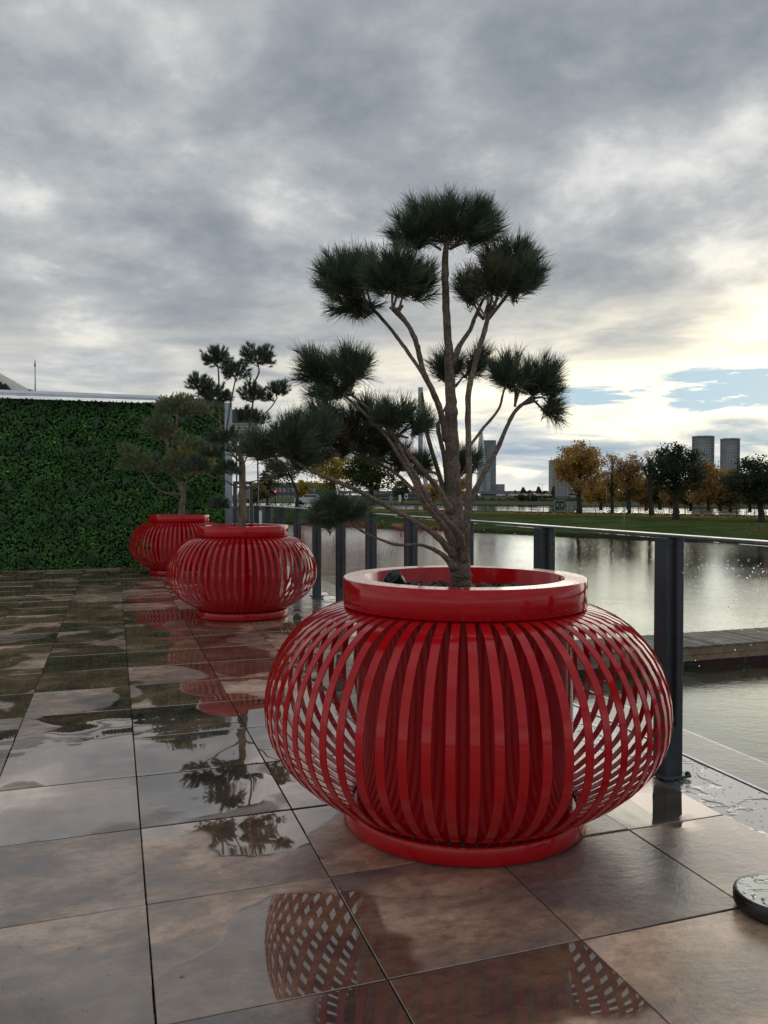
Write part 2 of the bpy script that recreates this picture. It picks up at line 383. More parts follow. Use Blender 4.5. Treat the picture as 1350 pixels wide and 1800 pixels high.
m = mat('pond_water', (.022, .030, .018), .04, 0, 1.36); M['water'] = m
t, b = nodes(m); g = t.n('ShaderNodeNewGeometry').outputs['Position']
gw = t.vm('MULTIPLY', g, (1.0, 1.7, 1.0))
w1 = t.noise(gw, 2.3, 5, .62, .2); w2 = t.noise(gw, .22, 3, .5); calm = t.step(t.noise(g, .035, 3, .5), .35, .65, .35, 1.0)
hh = t.m('MULTIPLY', t.m('ADD', t.m('ADD', t.m('MULTIPLY', w1, .030), t.m('MULTIPLY', t.noise(gw, 8.5, 3, .6, .1), .013)), t.m('MULTIPLY', w2, .035)), calm)
t.set(b.inputs['Normal'], t.n('ShaderNodeBump', {'Strength': .36, 'Distance': 1.0, 'Height': hh}))

m = mat('terrain', (.05, .08, .03), 1.0, Specular_IOR_Level=0.0); M['ground'] = m
t, b = nodes(m); g = t.n('ShaderNodeNewGeometry').outputs['Position']
gz = t.n('ShaderNodeSeparateXYZ', {0: g}).outputs['Z']
g1 = t.noise(g, .25, 6, .6); g2 = t.noise(g, 2.5, 6, .7); g3 = t.noise(g, .05, 4, .5)
gc = t.mix(t.step(g1, .35, .65), (.042, .068, .022), (.085, .118, .040))
gc = t.mix(t.m('MULTIPLY', t.step(g2, .45, .7), .35), gc, (.10, .11, .035))
gc = t.mix(t.m('MULTIPLY', t.step(g3, .55, .7), .2), gc, (.13, .12, .06))
sh_ = t.vm('DOT_PRODUCT', g, (.70711, .70711, 0)); gc = t.mix(t.step(sh_, 205, 245, 0, .8), gc, (.11, .115, .07))
gc = t.mix(t.step(gz, -2.62, -2.5, 1, 0), gc, (.045, .040, .030))
t.set(b.inputs['Base Color'], gc)
t.set(b.inputs['Normal'], t.n('ShaderNodeBump', {'Strength': .6, 'Distance': .3, 'Height': g2}))

M['wood'] = noisy('weathered_dock_wood', (.16, .14, .12), (.27, .24, .21), 3, .7, .3, 60)
t_, b_w = nodes(M['wood']); rnd_ = t_.n('ShaderNodeObjectInfo').outputs['Random']
src_ = b_w.inputs['Base Color'].links[0].from_socket
t_.set(b_w.inputs['Base Color'], t_.mix(1.0, src_, t_.mix(rnd_, (.55, .55, .57), (1.4, 1.35, 1.3)), 'MULTIPLY'))
M['wood_side'] = noisy('brown_dock_wood', (.22, .15, .10), (.33, .24, .17), 4, .6, .3, 50)
M['far_trunk'] = noisy('dark_trunk', (.022, .018, .015), (.05, .04, .032), 2, .9)

# ---------------------------------------------------------------- terrain and water
ZW = -2.8
def shore(x, y): return ((x - 1.7) + (y - 98)) * .70711
def gnd_h(x, y):
    s = shore(x, y)
    pts = [(-9e9, -4.5), (-1.2, -4.5), (-.2, -2.9), (.2, -2.46), (3, -2.42), (38, -2.0), (48, -2.05), (90, -2.62), (96, -4.5),
           (176, -4.5), (181, -2.5), (215, -1.35), (240, -.9), (300, -.7), (9e9, -.7)]
    for (a, za), (b_, zb) in zip(pts, pts[1:]):
        if s < b_:
            if a < -1e8: return za
            k = (s - a) / (b_ - a); return za + (zb - za) * (k if b_ > 1e8 or abs(zb - za) < .8 and False else k)
    return -.7
def ground_at(px, py):
    """where the sight line through a pixel meets the terrain"""
    d = ray(px, py); Y = 30.0
    while Y < 2500:
        p = Vector((0, 0, H)) + d * (Y / d.y)
        if gnd_h(p.x, p.y) >= p.z and p.z > ZW: return p
        Y += .5 if Y < 400 else 3
    return at(px, py, 1000)
def line_s(px, s_off):
    """point on the terrain at distance s_off from the shore, under picture column px"""
    k = (px - 675) / F; Y = (s_off / .70711 + 99.7) / (1 + k); return Vector((k * Y, Y, gnd_h(k * Y, Y)))
svals = [-400, -60, -6, -1.2, -.2, .2, 1.5, 3, 7, 12, 17, 22, 27, 32, 36, 38, 41, 46, 53, 60, 70, 80, 90, 96, 120, 150, 176, 181, 190, 200, 208, 215, 222, 230, 240, 260, 300, 420, 700, 1300, 2600, 4800]
tvals = np.concatenate([np.linspace(-3600, -400, 9), np.linspace(-350, 350, 90), np.linspace(400, 3600, 9)])
V = []; nt = len(tvals)
for s_ in svals:
    for t_ in tvals:
        x = 1.7 + s_ * .70711 + t_ * .70711; y = 98 + s_ * .70711 - t_ * .70711
        wob = 1.3 * math.sin(t_ * .11) + .6 * math.sin(t_ * .31 + 1) if 2.9 < s_ < 60 else .35 * math.sin(t_ * .23) if -2 < s_ < 2.9 else 0
        z = gnd_h(x, y); nz = .07 * math.sin(t_ * .19 + s_ * .3) if 3 < s_ < 85 else 0
        V.append((x + wob * .5, y + wob * .5, z + nz))
Fc = [(i * nt + j, i * nt + j + 1, (i + 1) * nt + j + 1, (i + 1) * nt + j) for i in range(len(svals) - 1) for j in range(nt - 1)]
tag(link('ground', np_mesh('ground', V, Fc, M['ground'], True)), kind='structure')
mb = MB(); mb.add([(-900, -60, ZW), (900, -60, ZW), (900, 900, ZW), (-900, 900, ZW)], [(0, 1, 2, 3)])
tag(mb.build('water', M['water']), kind='structure')

# ---------------------------------------------------------------- terrace: slab, tiles, apron
A_END = 15.35; B_EDGE = 2.345
terr = MB()
terr.box((-5.7, A_END / 2 - 1.0, -.22), (16.09, A_END + 4.0, .38))
terrace = terr.build('terrace', M['joint'], rot=(0, 0, ROT)); tag(terrace, kind='structure')
ap = MB(); ap.box(((B_EDGE + 2.700) / 2 + .003, A_END / 2 - 1.0, -.158), (2.700 - B_EDGE - .006, A_END + 4.0, .30), bev=.004)
link('metal_apron', ap.mesh('metal_apron', M['apron']), terrace)
lip = MB(); lip.box((2.713, A_END / 2 - 1.0, -.103), (.022, A_END + 4.0, .20), bev=.004)
link('edge_lip', lip.mesh('edge_lip', M['rail']), terrace)
def tile_geo(wd, ln, j=.0023):
    hx, hy = wd / 2 - j, ln / 2 - .0048; bv = .0018
    V = [(-hx, -hy, -.02), (hx, -hy, -.02), (hx, hy, -.02), (-hx, hy, -.02), (-hx, -hy, -bv), (hx, -hy, -bv), (hx, hy, -bv), (-hx, hy, -bv),
         (-hx + bv, -hy + bv, 0), (hx - bv, -hy + bv, 0), (hx - bv, hy - bv, 0), (-hx + bv, hy - bv, 0)]
    Fs = []
    for k in (0, 4):
        for i in range(4): Fs.append((k + i, k + (i + 1) % 4, k + 4 + (i + 1) % 4, k + 4 + i))
    return V, Fs + [(8, 9, 10, 11)]
tv, tf = tile_geo(TSB, TSA); tile_me = np_mesh('tile', tv, tf, M['tile'])
cutw = B_EDGE - (TB0 + 3 * TSB)
cv, cf = tile_geo(cutw, TSA); cut_me = np_mesh('tile_cut', cv, cf, M['tile'])
tiles = []
for i in range(-6, 22):
    for j in range(-20, 4):
        a = TA0 + (i + .5) * TSA; cut = j == 3
        b_ = TB0 + 3 * TSB + cutw / 2 if cut else TB0 + (j + .5) * TSB
        if a > A_END: continue
        p = ab(a, b_); q = proj(p); q2 = proj(ab(a, b_ + .3)); vis = -60 < q[0] < 1400 and q[1] < 1900
        vis = vis or (q2[0] > -20 and q[0] < 0 and q[1] < 1900)
        tiles.append((0 if vis else 1, p.length, p, cut))
tiles.sort(key=lambda r: (r[0], r[1]))
restV = []; restF = []
for n_, (vis, dist, p, cut) in enumerate(tiles):
    rx = RNG.normal(0, .0042); ry = RNG.normal(0, .0030)
    if vis == 0 and n_ < 296:
        o = link('tile', cut_me if cut else tile_me, terrace)
        a, b_ = to_ab(p); o.location = (b_, a, 0); o.rotation_euler = (rx, ry, 0)
    else:
        Mx = Matrix.Translation((to_ab(p)[1], to_ab(p)[0], 0)) @ Matrix.Rotation(rx, 4, 'X') @ Matrix.Rotation(ry, 4, 'Y')
        k = len(restV); restV += [tuple(Mx @ Vector(v)) for v in (cv if cut else tv)]; restF += [tuple(i + k for i in f) for f in tf]
tag(link('outer_tiles', np_mesh('outer_tiles', restV, restF, M['tile']), terrace), kind='stuff')

# ---------------------------------------------------------------- glass railing
RB = 2.437; RH = 1.118
rail = empty('glass_railing', ab(3.1, RB, 0), ROT)
tag(rail, 'glass balustrade with anthracite posts and thin top rail along the water edge of the terrace', 'railing')
post_pos = [(-2 + k) * 1.14 for k in range(0, 13)]
pm_ = MB(); pm_.box((0, 0, .557), (.098, .092, 1.100), bev=.004); pm_.box((0, 0, .006), (.15, .15, .012), bev=.002)
post_me = pm_.mesh('post', M['post'])
cl_ = MB(); cl_.box((0, 0, .67), (.018, .026, .86), bev=.002); clamp_me = cl_.mesh('glazing_strip', M['post'])
cp_ = MB(); cp_.box((0, 0, 1.088), (.05, .008, .026), bev=.001); clip_me = cp_.mesh('rail_clip', M['post'])
bt_ = MB(); bt_.lathe([(0, .026), (.009, .024), (.013, .015), (.013, .0)], 10); bolt_me = bt_.mesh('bolt', M['black'])
pane = MB(); pane.box((0, 0, .67), (.010, 1.14 - .128, .86)); pane_me = pane.mesh('glass_pane', M['glass'])
icov = None
def drop_verts():
    bm = bmesh.new(); bmesh.ops.create_icosphere(bm, subdivisions=1, radius=1)
    v = np.array([x.co[:] for x in bm.verts]); f = np.array([[y.index for y in x.verts] for x in bm.faces]); bm.free(); return v, f
dv, df = drop_verts()
def drops(name, pts, radii, flat, axis):
    n = len(pts); sc = np.ones((n, 1, 3)) * radii[:, None, None]; sc[:, :, axis] *= flat
    V = (dv[None] * sc + pts[:, None, :]).reshape(-1, 3); Fc = (df[None] + (np.arange(n) * len(dv))[:, None, None]).reshape(-1, 3)
    return np_mesh(name, V, Fc, M['drop'], True)
for k, a in enumerate(post_pos):
    p = link('post', post_me, rail, (0, a, 0))
    c1 = link('glazing_strip', clamp_me, p, (0, .0575, 0)); link('glazing_strip', clamp_me, p, (0, -.0575, 0))
    link('rail_clip', clip_me, p, (-.032, -.046, 0)); link('bolt', bolt_me, p, (.065, -.060, 0)); link('bolt', bolt_me, p, (-.065, .0605, 0))
    if k < len(post_pos) - 1:
        link('glass_pane', pane_me, rail, (0, a + .57, 0))
        if k < 7:
            n = 190 if k < 4 else 110
            zz_ = 1.06 - np.abs(RNG.normal(0, .13, n)); zz_[: n // 3] = RNG.uniform(.25, 1.05, n // 3)
            pts = np.stack([np.where(RNG.random(n) < .5, -.0062, .0062), RNG.uniform(-.5, .5, n), zz_], 1)
            d = link('rain_drops', drops('rain_drops', pts, RNG.uniform(.0014, .0044, n), .55, 0), rail, (0, a + .57, 0)); d['kind'] = 'stuff'
tr = MB(); tr.box((0, (post_pos[0] + post_pos[-1]) / 2, RH - .004), (.062, post_pos[-1] - post_pos[0] + .2, .014), bev=.003)
link('top_rail', tr.mesh('top_rail', M['rail']), rail)

# beads of water lying on the apron
n = 900; pts = np.stack([RNG.uniform(2.40, 2.69, n), RNG.uniform(.5, 6, n), np.full(n, -.0075)], 1)
d = link('water_beads', drops('water_beads', pts, RNG.uniform(.0015, .006, n), .35, 2), terrace); d['kind'] = 'stuff'

# ---------------------------------------------------------------- planters
NR = 66
def rib_mesh():
    prof = []
    for i in range(21):
        th = -math.pi / 2 + math.pi * i / 20
        q_ = abs(math.sin(th)); cz_ = max(math.cos(th), 0.0)
        prof.append((.452 + .352 * (cz_ if th > 0 else max(1 - q_ ** 2.2, 0) ** .85), .465 + (.396 if th > 0 else .388) * math.sin(th)))
    wd = .0152; tk = .005; V = []; Fs = []
    for i, (r, z) in enumerate(prof):
        a_, b_ = prof[max(i - 1, 0)], prof[min(i + 1, 20)]
        t_ = Vector((b_[0] - a_[0], b_[1] - a_[1])).normalized(); nx, nz = t_.y, -t_.x
        for (q, s_) in ((0, -1), (0, 1), (1, 1), (1, -1)):
            V.append((r - nx * tk * q, s_ * wd, z - nz * tk * q))
    for i in range(20):
        for q in range(4): Fs.append((i * 4 + q, i * 4 + (q + 1) % 4, (i + 1) * 4 + (q + 1) % 4, (i + 1) * 4 + q))
    mb = MB(); mb.add(V, Fs, 0, True); me = mb.mesh('rib', M['red'])
    for e in me.edges:                       # the long corners stay crisp, the curve shades smoothly
        a_, b_ = e.vertices
        if abs(a_ - b_) == 4: e.use_edge_sharp = True
    return me
rib_me = rib_mesh()
mb = MB(); mb.lathe([(.395, .863), (.486, .863), (.489, .866), (.489, .970), (.486, .973), (.403, .973), (.400, .970), (.400, .866)], 96, closed=True)
rim_me = mb.mesh('rim', M['red'])
for f_ in rim_me.polygons: f_.use_smooth = abs(f_.normal.z) < .3
mb = MB(); mb.lathe([(.40, .004), (.484, .004), (.488, .008), (.488, .068), (.485, .072), (.40, .072)], 96, closed=True)
base_me = mb.mesh('base_ring', M['red'])
for f_ in base_me.polygons: f_.use_smooth = abs(f_.normal.z) < .3
mb = MB(); mb.lathe([(.435, .076), (.435, .862)], 96); mb.lathe([(.399, .80), (.431, .80), (.431, .861), (.399, .861)], 64, closed=True)
drum_me = mb.mesh('drum', M['red_drum'])
mb = MB(); mb.lathe([(0, .0), (.47, .0), (.47, .0036), (0, .0036)], 64); foot_me = mb.mesh('rubber_foot', M['black_gap'])
mb = MB()
for k in range(NR):
    mb.box((.462, 0, .079), (.026, .012, .010), M=Matrix.Rotation(2 * math.pi * (k + .5) / NR, 4, 'Z'))
slot_me = mb.mesh('drain_slots', M['black_gap'])
P1 = Vector((.324, 3.252, 0)); P2 = Vector((-1.533, 8.71, 0)); P3 = Vector((-3.409, 13.37, 0))
def planter(p, label, rz):
    o = empty('planter', p, rz)
    tag(o, label, 'planter', 'round red slatted planters in a row')
    link('rim', rim_me, o); link('base_ring', base_me, o); link('drum', drum_me, o); link('rubber_foot', foot_me, o)
    sl_ = link('drain_slots', slot_me, o); sl_['kind'] = 'stuff'
    for k in range(NR): link('rib', rib_me, o, rot=(0, 0, 2 * math.pi * k / NR))
    return o
pl1 = planter(P1, 'large round red slatted planter nearest the viewer, holding the tallest long-needled pine', R(-95.6) + R(2.5))
planter(P2, 'middle one of the three red slatted planters, holding the dark pine with round pads', .03)
planter(P3, 'farthest round red slatted planter, standing in front of the green leaf wall', .01)

n = 420; an_ = RNG.uniform(0, 6.283, n); rr_ = RNG.uniform(.404, .484, n)
dp = link('rain_drops', drops('rain_drops', np.stack([rr_ * np.cos(an_), rr_ * np.sin(an_), np.full(n, .973)], 1), RNG.uniform(.001, .003, n), .4, 2), pl1); dp['kind'] = 'stuff'

# mulch in each planter
def mulch(p, n, label):
    V = []; Fs = []; mi = []
    def soil_z(x, y): return .885 + .012 * math.sin(9 * x + 1) * math.cos(8 * y) 
    g_ = 14; ring = [(0, 0)] + [(r * math.cos(2 * math.pi * i / 28), r * math.sin(2 * math.pi * i / 28)) for r in (.1, .2, .3, .398) for i in range(28)]
    mb = MB(); pts = [(x, y, soil_z(x, y)) for x, y in ring]
    fs = [(0, 1 + i, 1 + (i + 1) % 28) for i in range(28)] + [(1 + q * 28 + i, 1 + (q + 1) * 28 + i, 1 + (q + 1) * 28 + (i + 1) % 28, 1 + q * 28 + (i + 1) % 28) for q in range(3) for i in range(28)]
    mb.add(pts, fs, 0, True)
    for _ in range(n):
        r = .39 * math.sqrt(random.random()); a = random.uniform(0, 6.283); x, y = r * math.cos(a), r * math.sin(a)
        if r < .07: continue
        s_ = random.uniform(.012, .034)
        Mx = Matrix.Translation((x, y, soil_z(x, y) + random.uniform(.004, .02))) @ Matrix.Rotation(random.uniform(0, 6.28), 4, 'Z') @ Matrix.Rotation(random.gauss(0, .5), 4, 'X') @ Matrix.Rotation(random.gauss(0, .4), 4, 'Y')
        c5 = [(math.cos(q * 1.2566 + random.uniform(-.3, .3)) * s_, math.sin(q * 1.2566 + random.uniform(-.3, .3)) * s_ * .6) for q in range(5)]
        th_ = random.uniform(.003, .008)
        mb.add([Mx @ Vector((u, v, th_)) for u, v in c5] + [Mx @ Vector((u, v, 0)) for u, v in c5],
               [(0, 1, 2, 3, 4), (9, 8, 7, 6, 5)] + [(q, q + 5, (q + 1) % 5 + 5, (q + 1) % 5) for q in range(5)], random.choice((1, 1, 2, 2, 2)))
    o = mb.build('bark_mulch', [M['soil'], M['bark_chip'], M['dark_chip']], loc=p); tag(o, label, 'bark mulch', kind='stuff')
mulch(P1, 900, 'wet bark chips covering the soil inside the nearest red planter')
mulch(P2, 350, 'bark chips inside the middle red planter')
mulch(P3, 350, 'bark chips inside the farthest red planter')

# small black spotlight in the nearest planter
sp = empty('spotlight', at(697, 1026, 3.22)); tag(sp, 'small black spotlight tilted up on the bark inside the nearest red planter', 'spotlight')
Mt = Matrix.Rotation(R(-38), 4, 'Y') @ Matrix.Rotation(R(25), 4, 'X')
mb = MB(); mb.lathe([(.0, -.045), (.022, -.043), (.032, -.03), (.037, 0), (.039, .034), (.041, .036), (.037, .036), (.034, .004), (0, .004)], 28)
mb.v = [tuple(Mt @ Vector(v) + Vector((0, 0, .004))) for v in mb.v]; mb.build('housing', M['black'], sp)
mb = MB(); mb.lathe([(0, .012), (.033, .012)], 20); mb.v = [tuple(Mt @ Vector(v) + Vector((0, 0, .004))) for v in mb.v]
mb.build('lens', mat('dark_lens', (.05, .06, .07), .05), sp)
mb = MB(); mb.tube([(0, 0, -.01), (0, 0, -.06)], [.006, .004], 8); mb.build('spike', M['black'], sp)

# ---------------------------------------------------------------- pines
def needles(base, dirs, lens_, width, rng):
    """one thin triangle each; base (n,3), dirs (n,3) unit"""
    n = len(base); rv_ = rng.normal(size=(n, 3)); side = np.cross(dirs, rv_); side /= np.linalg.norm(side, axis=1, keepdims=True) + 1e-9
    bow = rng.normal(0, .08, (n, 3))
    tip = base + (dirs + bow) * lens_[:, None]
    V = np.stack([base - side * width / 2, base + side * width / 2, tip + side * width * .12, tip - side * width * .12], 1).reshape(-1, 3)
    return V, np.arange(4 * n).reshape(n, 4)
def unit(a): return a / (np.linalg.norm(a, axis=-1, keepdims=True) + 1e-9)
def twig_tris(p0, p1, r0, r1):
    """three sided thin prisms"""
    n = len(p0); d = unit(p1 - p0); s1_ = unit(np.cross(d, np.array([.3, .2, 1.0]))); s2_ = np.cross(d, s1_)
    V = np.zeros((n, 6, 3))
    for q in range(3):
        an = q * 2.0944; off = s1_ * math.cos(an) + s2_ * math.sin(an)
        V[:, q] = p0 + off * r0; V[:, 3 + q] = p1 + off * r1
    Fq = np.array([(0, 1, 4, 3), (1, 2, 5, 4), (2, 0, 3, 5)])
    return V.reshape(-1, 3), (Fq[None] + (np.arange(n) * 6)[:, None, None]).reshape(-1, 4)
def pad(parent, c, r, root, nshoot, nneed, nlen, nwid, mats, slen=.07, up=.55, spread=.75, hang=0.0, rng=RNG, twr=.003):
    c = np.array(c, float); r = np.array(r, float); root = np.array(root, float)
    u = unit(rng.normal(size=(nshoot * 3, 3)))
    u = u[(u[:, 2] > -.48 - hang)][:nshoot]; n = len(u)
    rad = .30 + .70 * rng.random(n) ** .55
    lump = 1 + .16 * np.sin(u[:, 0] * 5 + c[0] * 31) * np.cos(u[:, 2] * 4 + c[1] * 17) + .08 * rng.normal(size=n)
    tipp = c + u * r * rad[:, None] * lump[:, None]
    low = root + (c - root) * .55
    sd = unit(unit(tipp - low) * .7 + u * .5 + np.array([0, 0, up]) * (1 - hang * 1.6) + rng.normal(0, .16, (n, 3)))
    sl_ = slen * rng.uniform(.7, 1.25, n); b0 = tipp - sd * sl_[:, None]
    # needles along each shoot
    k = nneed; tt = rng.random((n, k)) ** .8
    pb = b0[:, None] + sd[:, None] * (sl_[:, None] * tt)[..., None]
    rnd3 = unit(rng.normal(size=(n, k, 3))); perp = unit(rnd3 - (rnd3 * sd[:, None]).sum(-1, keepdims=True) * sd[:, None])
    ang = spread * (1.15 - .6 * tt)[..., None] * rng.uniform(.6, 1.2, (n, k, 1))
    nd = unit(sd[:, None] * np.cos(ang) + perp * np.sin(ang))
    nl = nlen * rng.uniform(.7, 1.2, (n, k))
    V1, F1 = needles(pb.reshape(-1, 3), nd.reshape(-1, 3), nl.reshape(-1), nwid, rng)
    sr = rng.random(n); rn = np.clip(np.repeat(sr, k) ** 1.3 * .8 + rng.random(n * k) * .2, 0, 1)
    # twigs: hub -> knot -> shoot
    nk = max(5, n // 9); kn = c + unit(rng.normal(size=(nk, 3))) * r * rng.uniform(.15, .65, (nk, 1)); kn[:, 2] = np.minimum(kn[:, 2], c[2] + r[2] * .35)
    d2 = ((b0[:, None] - kn[None]) ** 2).sum(-1); near = kn[d2.argmin(1)]
    mid = (root + (c - root) * .35) + rng.normal(0, .01, (nk, 3)); mid2 = (mid + kn) / 2 + rng.normal(0, 1, (nk, 3)) * r * .08
    nh = max(3, nk // 5); hubs = root + (c - root) * rng.uniform(.25, .6, (nh, 1)) + rng.normal(0, 1, (nh, 3)) * r * .22
    hb = hubs[((kn[:, None] - hubs[None]) ** 2).sum(-1).argmin(1)]; mid2 = (hb + kn) / 2 + rng.normal(0, 1, (nk, 3)) * r * .07
    parts = [twig_tris(near, b0, twr * .65, twr * .5), twig_tris(b0, b0 + sd * (sl_ * .9)[:, None], twr * .5, twr * .35),
             twig_tris(np.repeat(root[None], nh, 0), hubs, twr * 2.2, twr * 1.5), twig_tris(hb, mid2, twr * 1.2, twr * 1.0), twig_tris(mid2, kn, twr * 1.0, twr * .7)]
    VV = [V1]; FF = [F1]; off = len(V1); ntw = 0
    for v_, f_ in parts: VV.append(v_); FF.append(f_ + off); off += len(v_); ntw += len(f_)
    me = np_mesh('foliage_pad', np.concatenate(VV), np.concatenate(FF), mats, False,
                 np.concatenate([np.zeros(len(F1)), np.ones(ntw)]), np.concatenate([rn, np.full(ntw, .5)]))
    return link('foliage_pad', me, parent)

def branch(parent, name, rows, depth0, seg=6, n=10, jit=.05, knots=True):
    """rows: (px, py, depth offset, width px)"""
    pts = []
    for px, py, dd, wd in rows:
        p = at(px, py, depth0 + dd); pts.append((*p, wd / 2 * (.90 if name == 'trunk' else .75) * (depth0 + dd) / F))
    path = smooth_path(pts, seg)
    ps = []; rs = []
    for i, q in enumerate(path):
        wob = Vector((random.gauss(0, 1), random.gauss(0, 1), random.gauss(0, 1))) * q[3] * (.07 if 0 < i < len(path) - 1 else 0)
        ps.append(Vector(q[:3]) + wob); rs.append(max(q[3], .0015) * (1 + (random.random() < .15) * knots * .12))
    mb = MB(); mb.tube(ps, rs, n, jit=jit); o = mb.build(name, M['bark'], parent); return o

# --- tree 1
T1 = empty('pine_tree', (P1.x, P1.y, .88)); tag(T1, 'tallest cloud-pruned pine with long needles, growing from the nearest red planter', 'pine tree', 'cloud-pruned pines in the planters')
T1.location = (0, 0, 0); D1 = 3.255
branch(T1, 'trunk', [(812, 1050, .02, 48), (811, 1030, .02, 41), (808, 990, .02, 38), (804, 950, .02, 41), (800, 910, .03, 34), (797, 860, .04, 29), (795, 800, .05, 27), (793, 735, .06, 24),
                     (792, 690, .06, 21), (788, 610, .06, 16), (784, 530, .05, 14.5), (782, 460, .05, 13), (786, 425, .05, 9)], D1, 6, 14, .06)
br1 = [
 [(812, 985, .0, 30), (818, 940, -.02, 21), (824, 880, -.04, 16), (824, 800, -.04, 14), (823, 700, -.02, 13), (833, 650, .0, 13), (846, 600, .02, 12), (855, 570, .04, 11), (858, 552, .05, 8), (864, 530, .06, 4)],
 [(824, 900, -.03, 14), (833, 868, -.02, 14), (852, 830, .02, 12), (874, 790, .08, 11), (893, 745, .12, 9), (910, 718, .14, 9), (935, 700, .15, 6)],
 [(822, 790, .0, 7), (850, 752, .04, 7), (876, 720, .08, 6), (886, 685, .10, 5), (896, 655, .1, 3)],
 [(795, 640, .06, 15), (808, 608, .06, 12), (826, 580, .08, 10), (836, 555, .10, 9), (850, 525, .12, 6)],
 [(786, 775, .05, 20), (776, 730, .02, 15), (762, 690, -.03, 14), (745, 655, -.06, 12), (734, 610, -.08, 12), (727, 590, -.08, 13), (710, 560, -.10, 9), (692, 540, -.12, 7)],
 [(762, 690, -.01, 12), (738, 650, .0, 9), (712, 612, .02, 9), (688, 580, .04, 8), (660, 548, .05, 8), (640, 530, .06, 5)],
 [(728, 592, -.08, 8), (716, 572, -.02, 7), (700, 555, .02, 6), (685, 540, .03, 5)],
 [(788, 880, .05, 16), (770, 830, .10, 11), (752, 765, .16, 10), (744, 715, .2, 9), (742, 690, .22, 5)],
 [(788, 860, .08, 14), (780, 800, .14, 11), (770, 752, .18, 11), (775, 735, .2, 6), (790, 700, .25, 5), (800, 680, .28, 4)],
 [(792, 900, .0, 20), (775, 865, -.02, 13), (752, 838, -.04, 12), (722, 800, -.06, 11), (692, 768, -.08, 9), (668, 738, -.1, 7), (640, 712, -.12, 7), (615, 692, -.12, 6)],
 [(800, 965, -.02, 24), (780, 925, -.06, 15), (745, 880, -.10, 11), (722, 835, -.12, 10), (700, 800, -.14, 9), (682, 770, -.14, 8), (655, 742, -.14, 7), (630, 716, -.14, 7), (600, 690, -.14, 5)],
 [(812, 960, -.06, 22), (806, 935, -.10, 14), (775, 905, -.14, 12), (748, 870, -.16, 11), (732, 838, -.18, 10), (712, 805, -.2, 8), (700, 780, -.2, 6)],
 [(798, 935, .03, 18), (760, 905, .06, 10), (725, 860, .08, 9), (690, 828, .1, 8), (655, 812, .12, 7), (620, 795, .12, 5)],
 [(797, 975, -.03, 24), (770, 945, -.08, 14), (735, 920, -.14, 12), (695, 898, -.18, 12), (640, 868, -.24, 11), (590, 845, -.28, 10), (545, 826, -.32, 9), (512, 806, -.34, 7), (495, 790, -.34, 4)],
 [(797, 998, -.04, 22), (784, 980, -.08, 13), (762, 966, -.12, 10), (735, 957, -.16, 7), (700, 958, -.2, 7), (668, 948, -.24, 6), (640, 936, -.26, 6), (618, 920, -.28, 5), (600, 905, -.28, 3)],
 [(768, 832, .05, 7), (752, 828, .04, 6), (738, 824, .03, 4)],
 [(798, 850, .1, 8), (812, 832, .16, 6), (820, 815, .2, 4)],
]
for rows in br1: branch(T1, 'branch', rows, D1, 5, 9)
NM = [M['needle'], M['bark']]; NB = [M['needle_brown'], M['bark']]
def padpx(tree, D0, px, py, dd, rx, ry, root, n, k, nl, nw, mats, ryd=None, **kw):
    c = at(px, py, D0 + dd); s = (D0 + dd) / F
    pad(tree, c, (rx * s, (ryd or (rx + ry) / 2) * s, ry * s), at(root[0], root[1], D0 + (root[2] if len(root) > 2 else dd)), n, k, nl, nw, mats, **kw)
pads1 = [
 (790, 388, .05, 76, 46, (785, 432), 300, NM), (722, 404, .02, 42, 34, (775, 440), 120, NM), (846, 396, .06, 34, 38, (790, 438), 120, NM),
 (598, 488, -.02, 42, 50, (650, 545), 190, NM), (630, 470, .10, 45, 32, (655, 545), 120, NM), (695, 484, -.12, 58, 46, (690, 545), 270, NM), (742, 500, -.06, 24, 42, (700, 550), 60, NM), (620, 530, .04, 40, 22, (655, 548), 80, NM),
 (893, 448, .14, 50, 28, (855, 560), 150, NM), (918, 488, .05, 38, 42, (858, 562), 150, NM), (868, 486, -.02, 40, 32, (855, 562), 100, NB), (824, 502, .10, 24, 34, (850, 562), 60, NM),
 (783, 640, .25, 30, 26, (790, 690), 90, NM), (838, 634, .22, 22, 26, (800, 680), 60, NM),
 (895, 650, .12, 38, 34, (905, 715), 110, NM), (948, 664, .16, 42, 38, (915, 712), 150, NM), (972, 712, .16, 20, 30, (935, 700), 55, NM),
 (552, 648, -.10, 34, 38, (600, 690), 120, NM), (615, 640, -.16, 36, 34, (615, 692), 130, NM), (580, 678, -.12, 42, 24, (618, 694), 80, NM),
 (694, 726, -.14, 38, 26, (690, 762), 90, NM), (738, 742, -.08, 22, 24, (700, 765), 40, NM),
 (505, 768, -.34, 52, 38, (512, 806), 170, NM), (455, 782, -.34, 32, 26, (505, 800), 70, NM), (560, 752, -.30, 32, 36, (540, 815), 70, NM),
 (610, 752, .0, 58, 34, (670, 770), 130, NB), (660, 778, .05, 44, 34, (690, 790), 110, NM), (590, 775, .1, 36, 26, (640, 800), 60, NM),
 (655, 722, .02, 34, 26, (660, 765), 70, NM), (565, 730, -.05, 34, 28, (600, 760), 80, NM), (548, 792, .0, 36, 26, (600, 800), 80, NM), (705, 800, .12, 28, 22, (700, 830), 50, NB), (530, 800, -.3, 30, 20, (520, 812), 60, NM),
 (600, 890, -.28, 42, 24, (612, 915), 150, NM), (570, 902, -.28, 24, 18, (605, 912), 50, NM),
 (742, 812, .10, 20, 22, (750, 826), 45, NM), (808, 812, .25, 30, 30, (805, 840), 60, NM), (838, 800, .28, 14, 18, (815, 830), 20, NM),
]
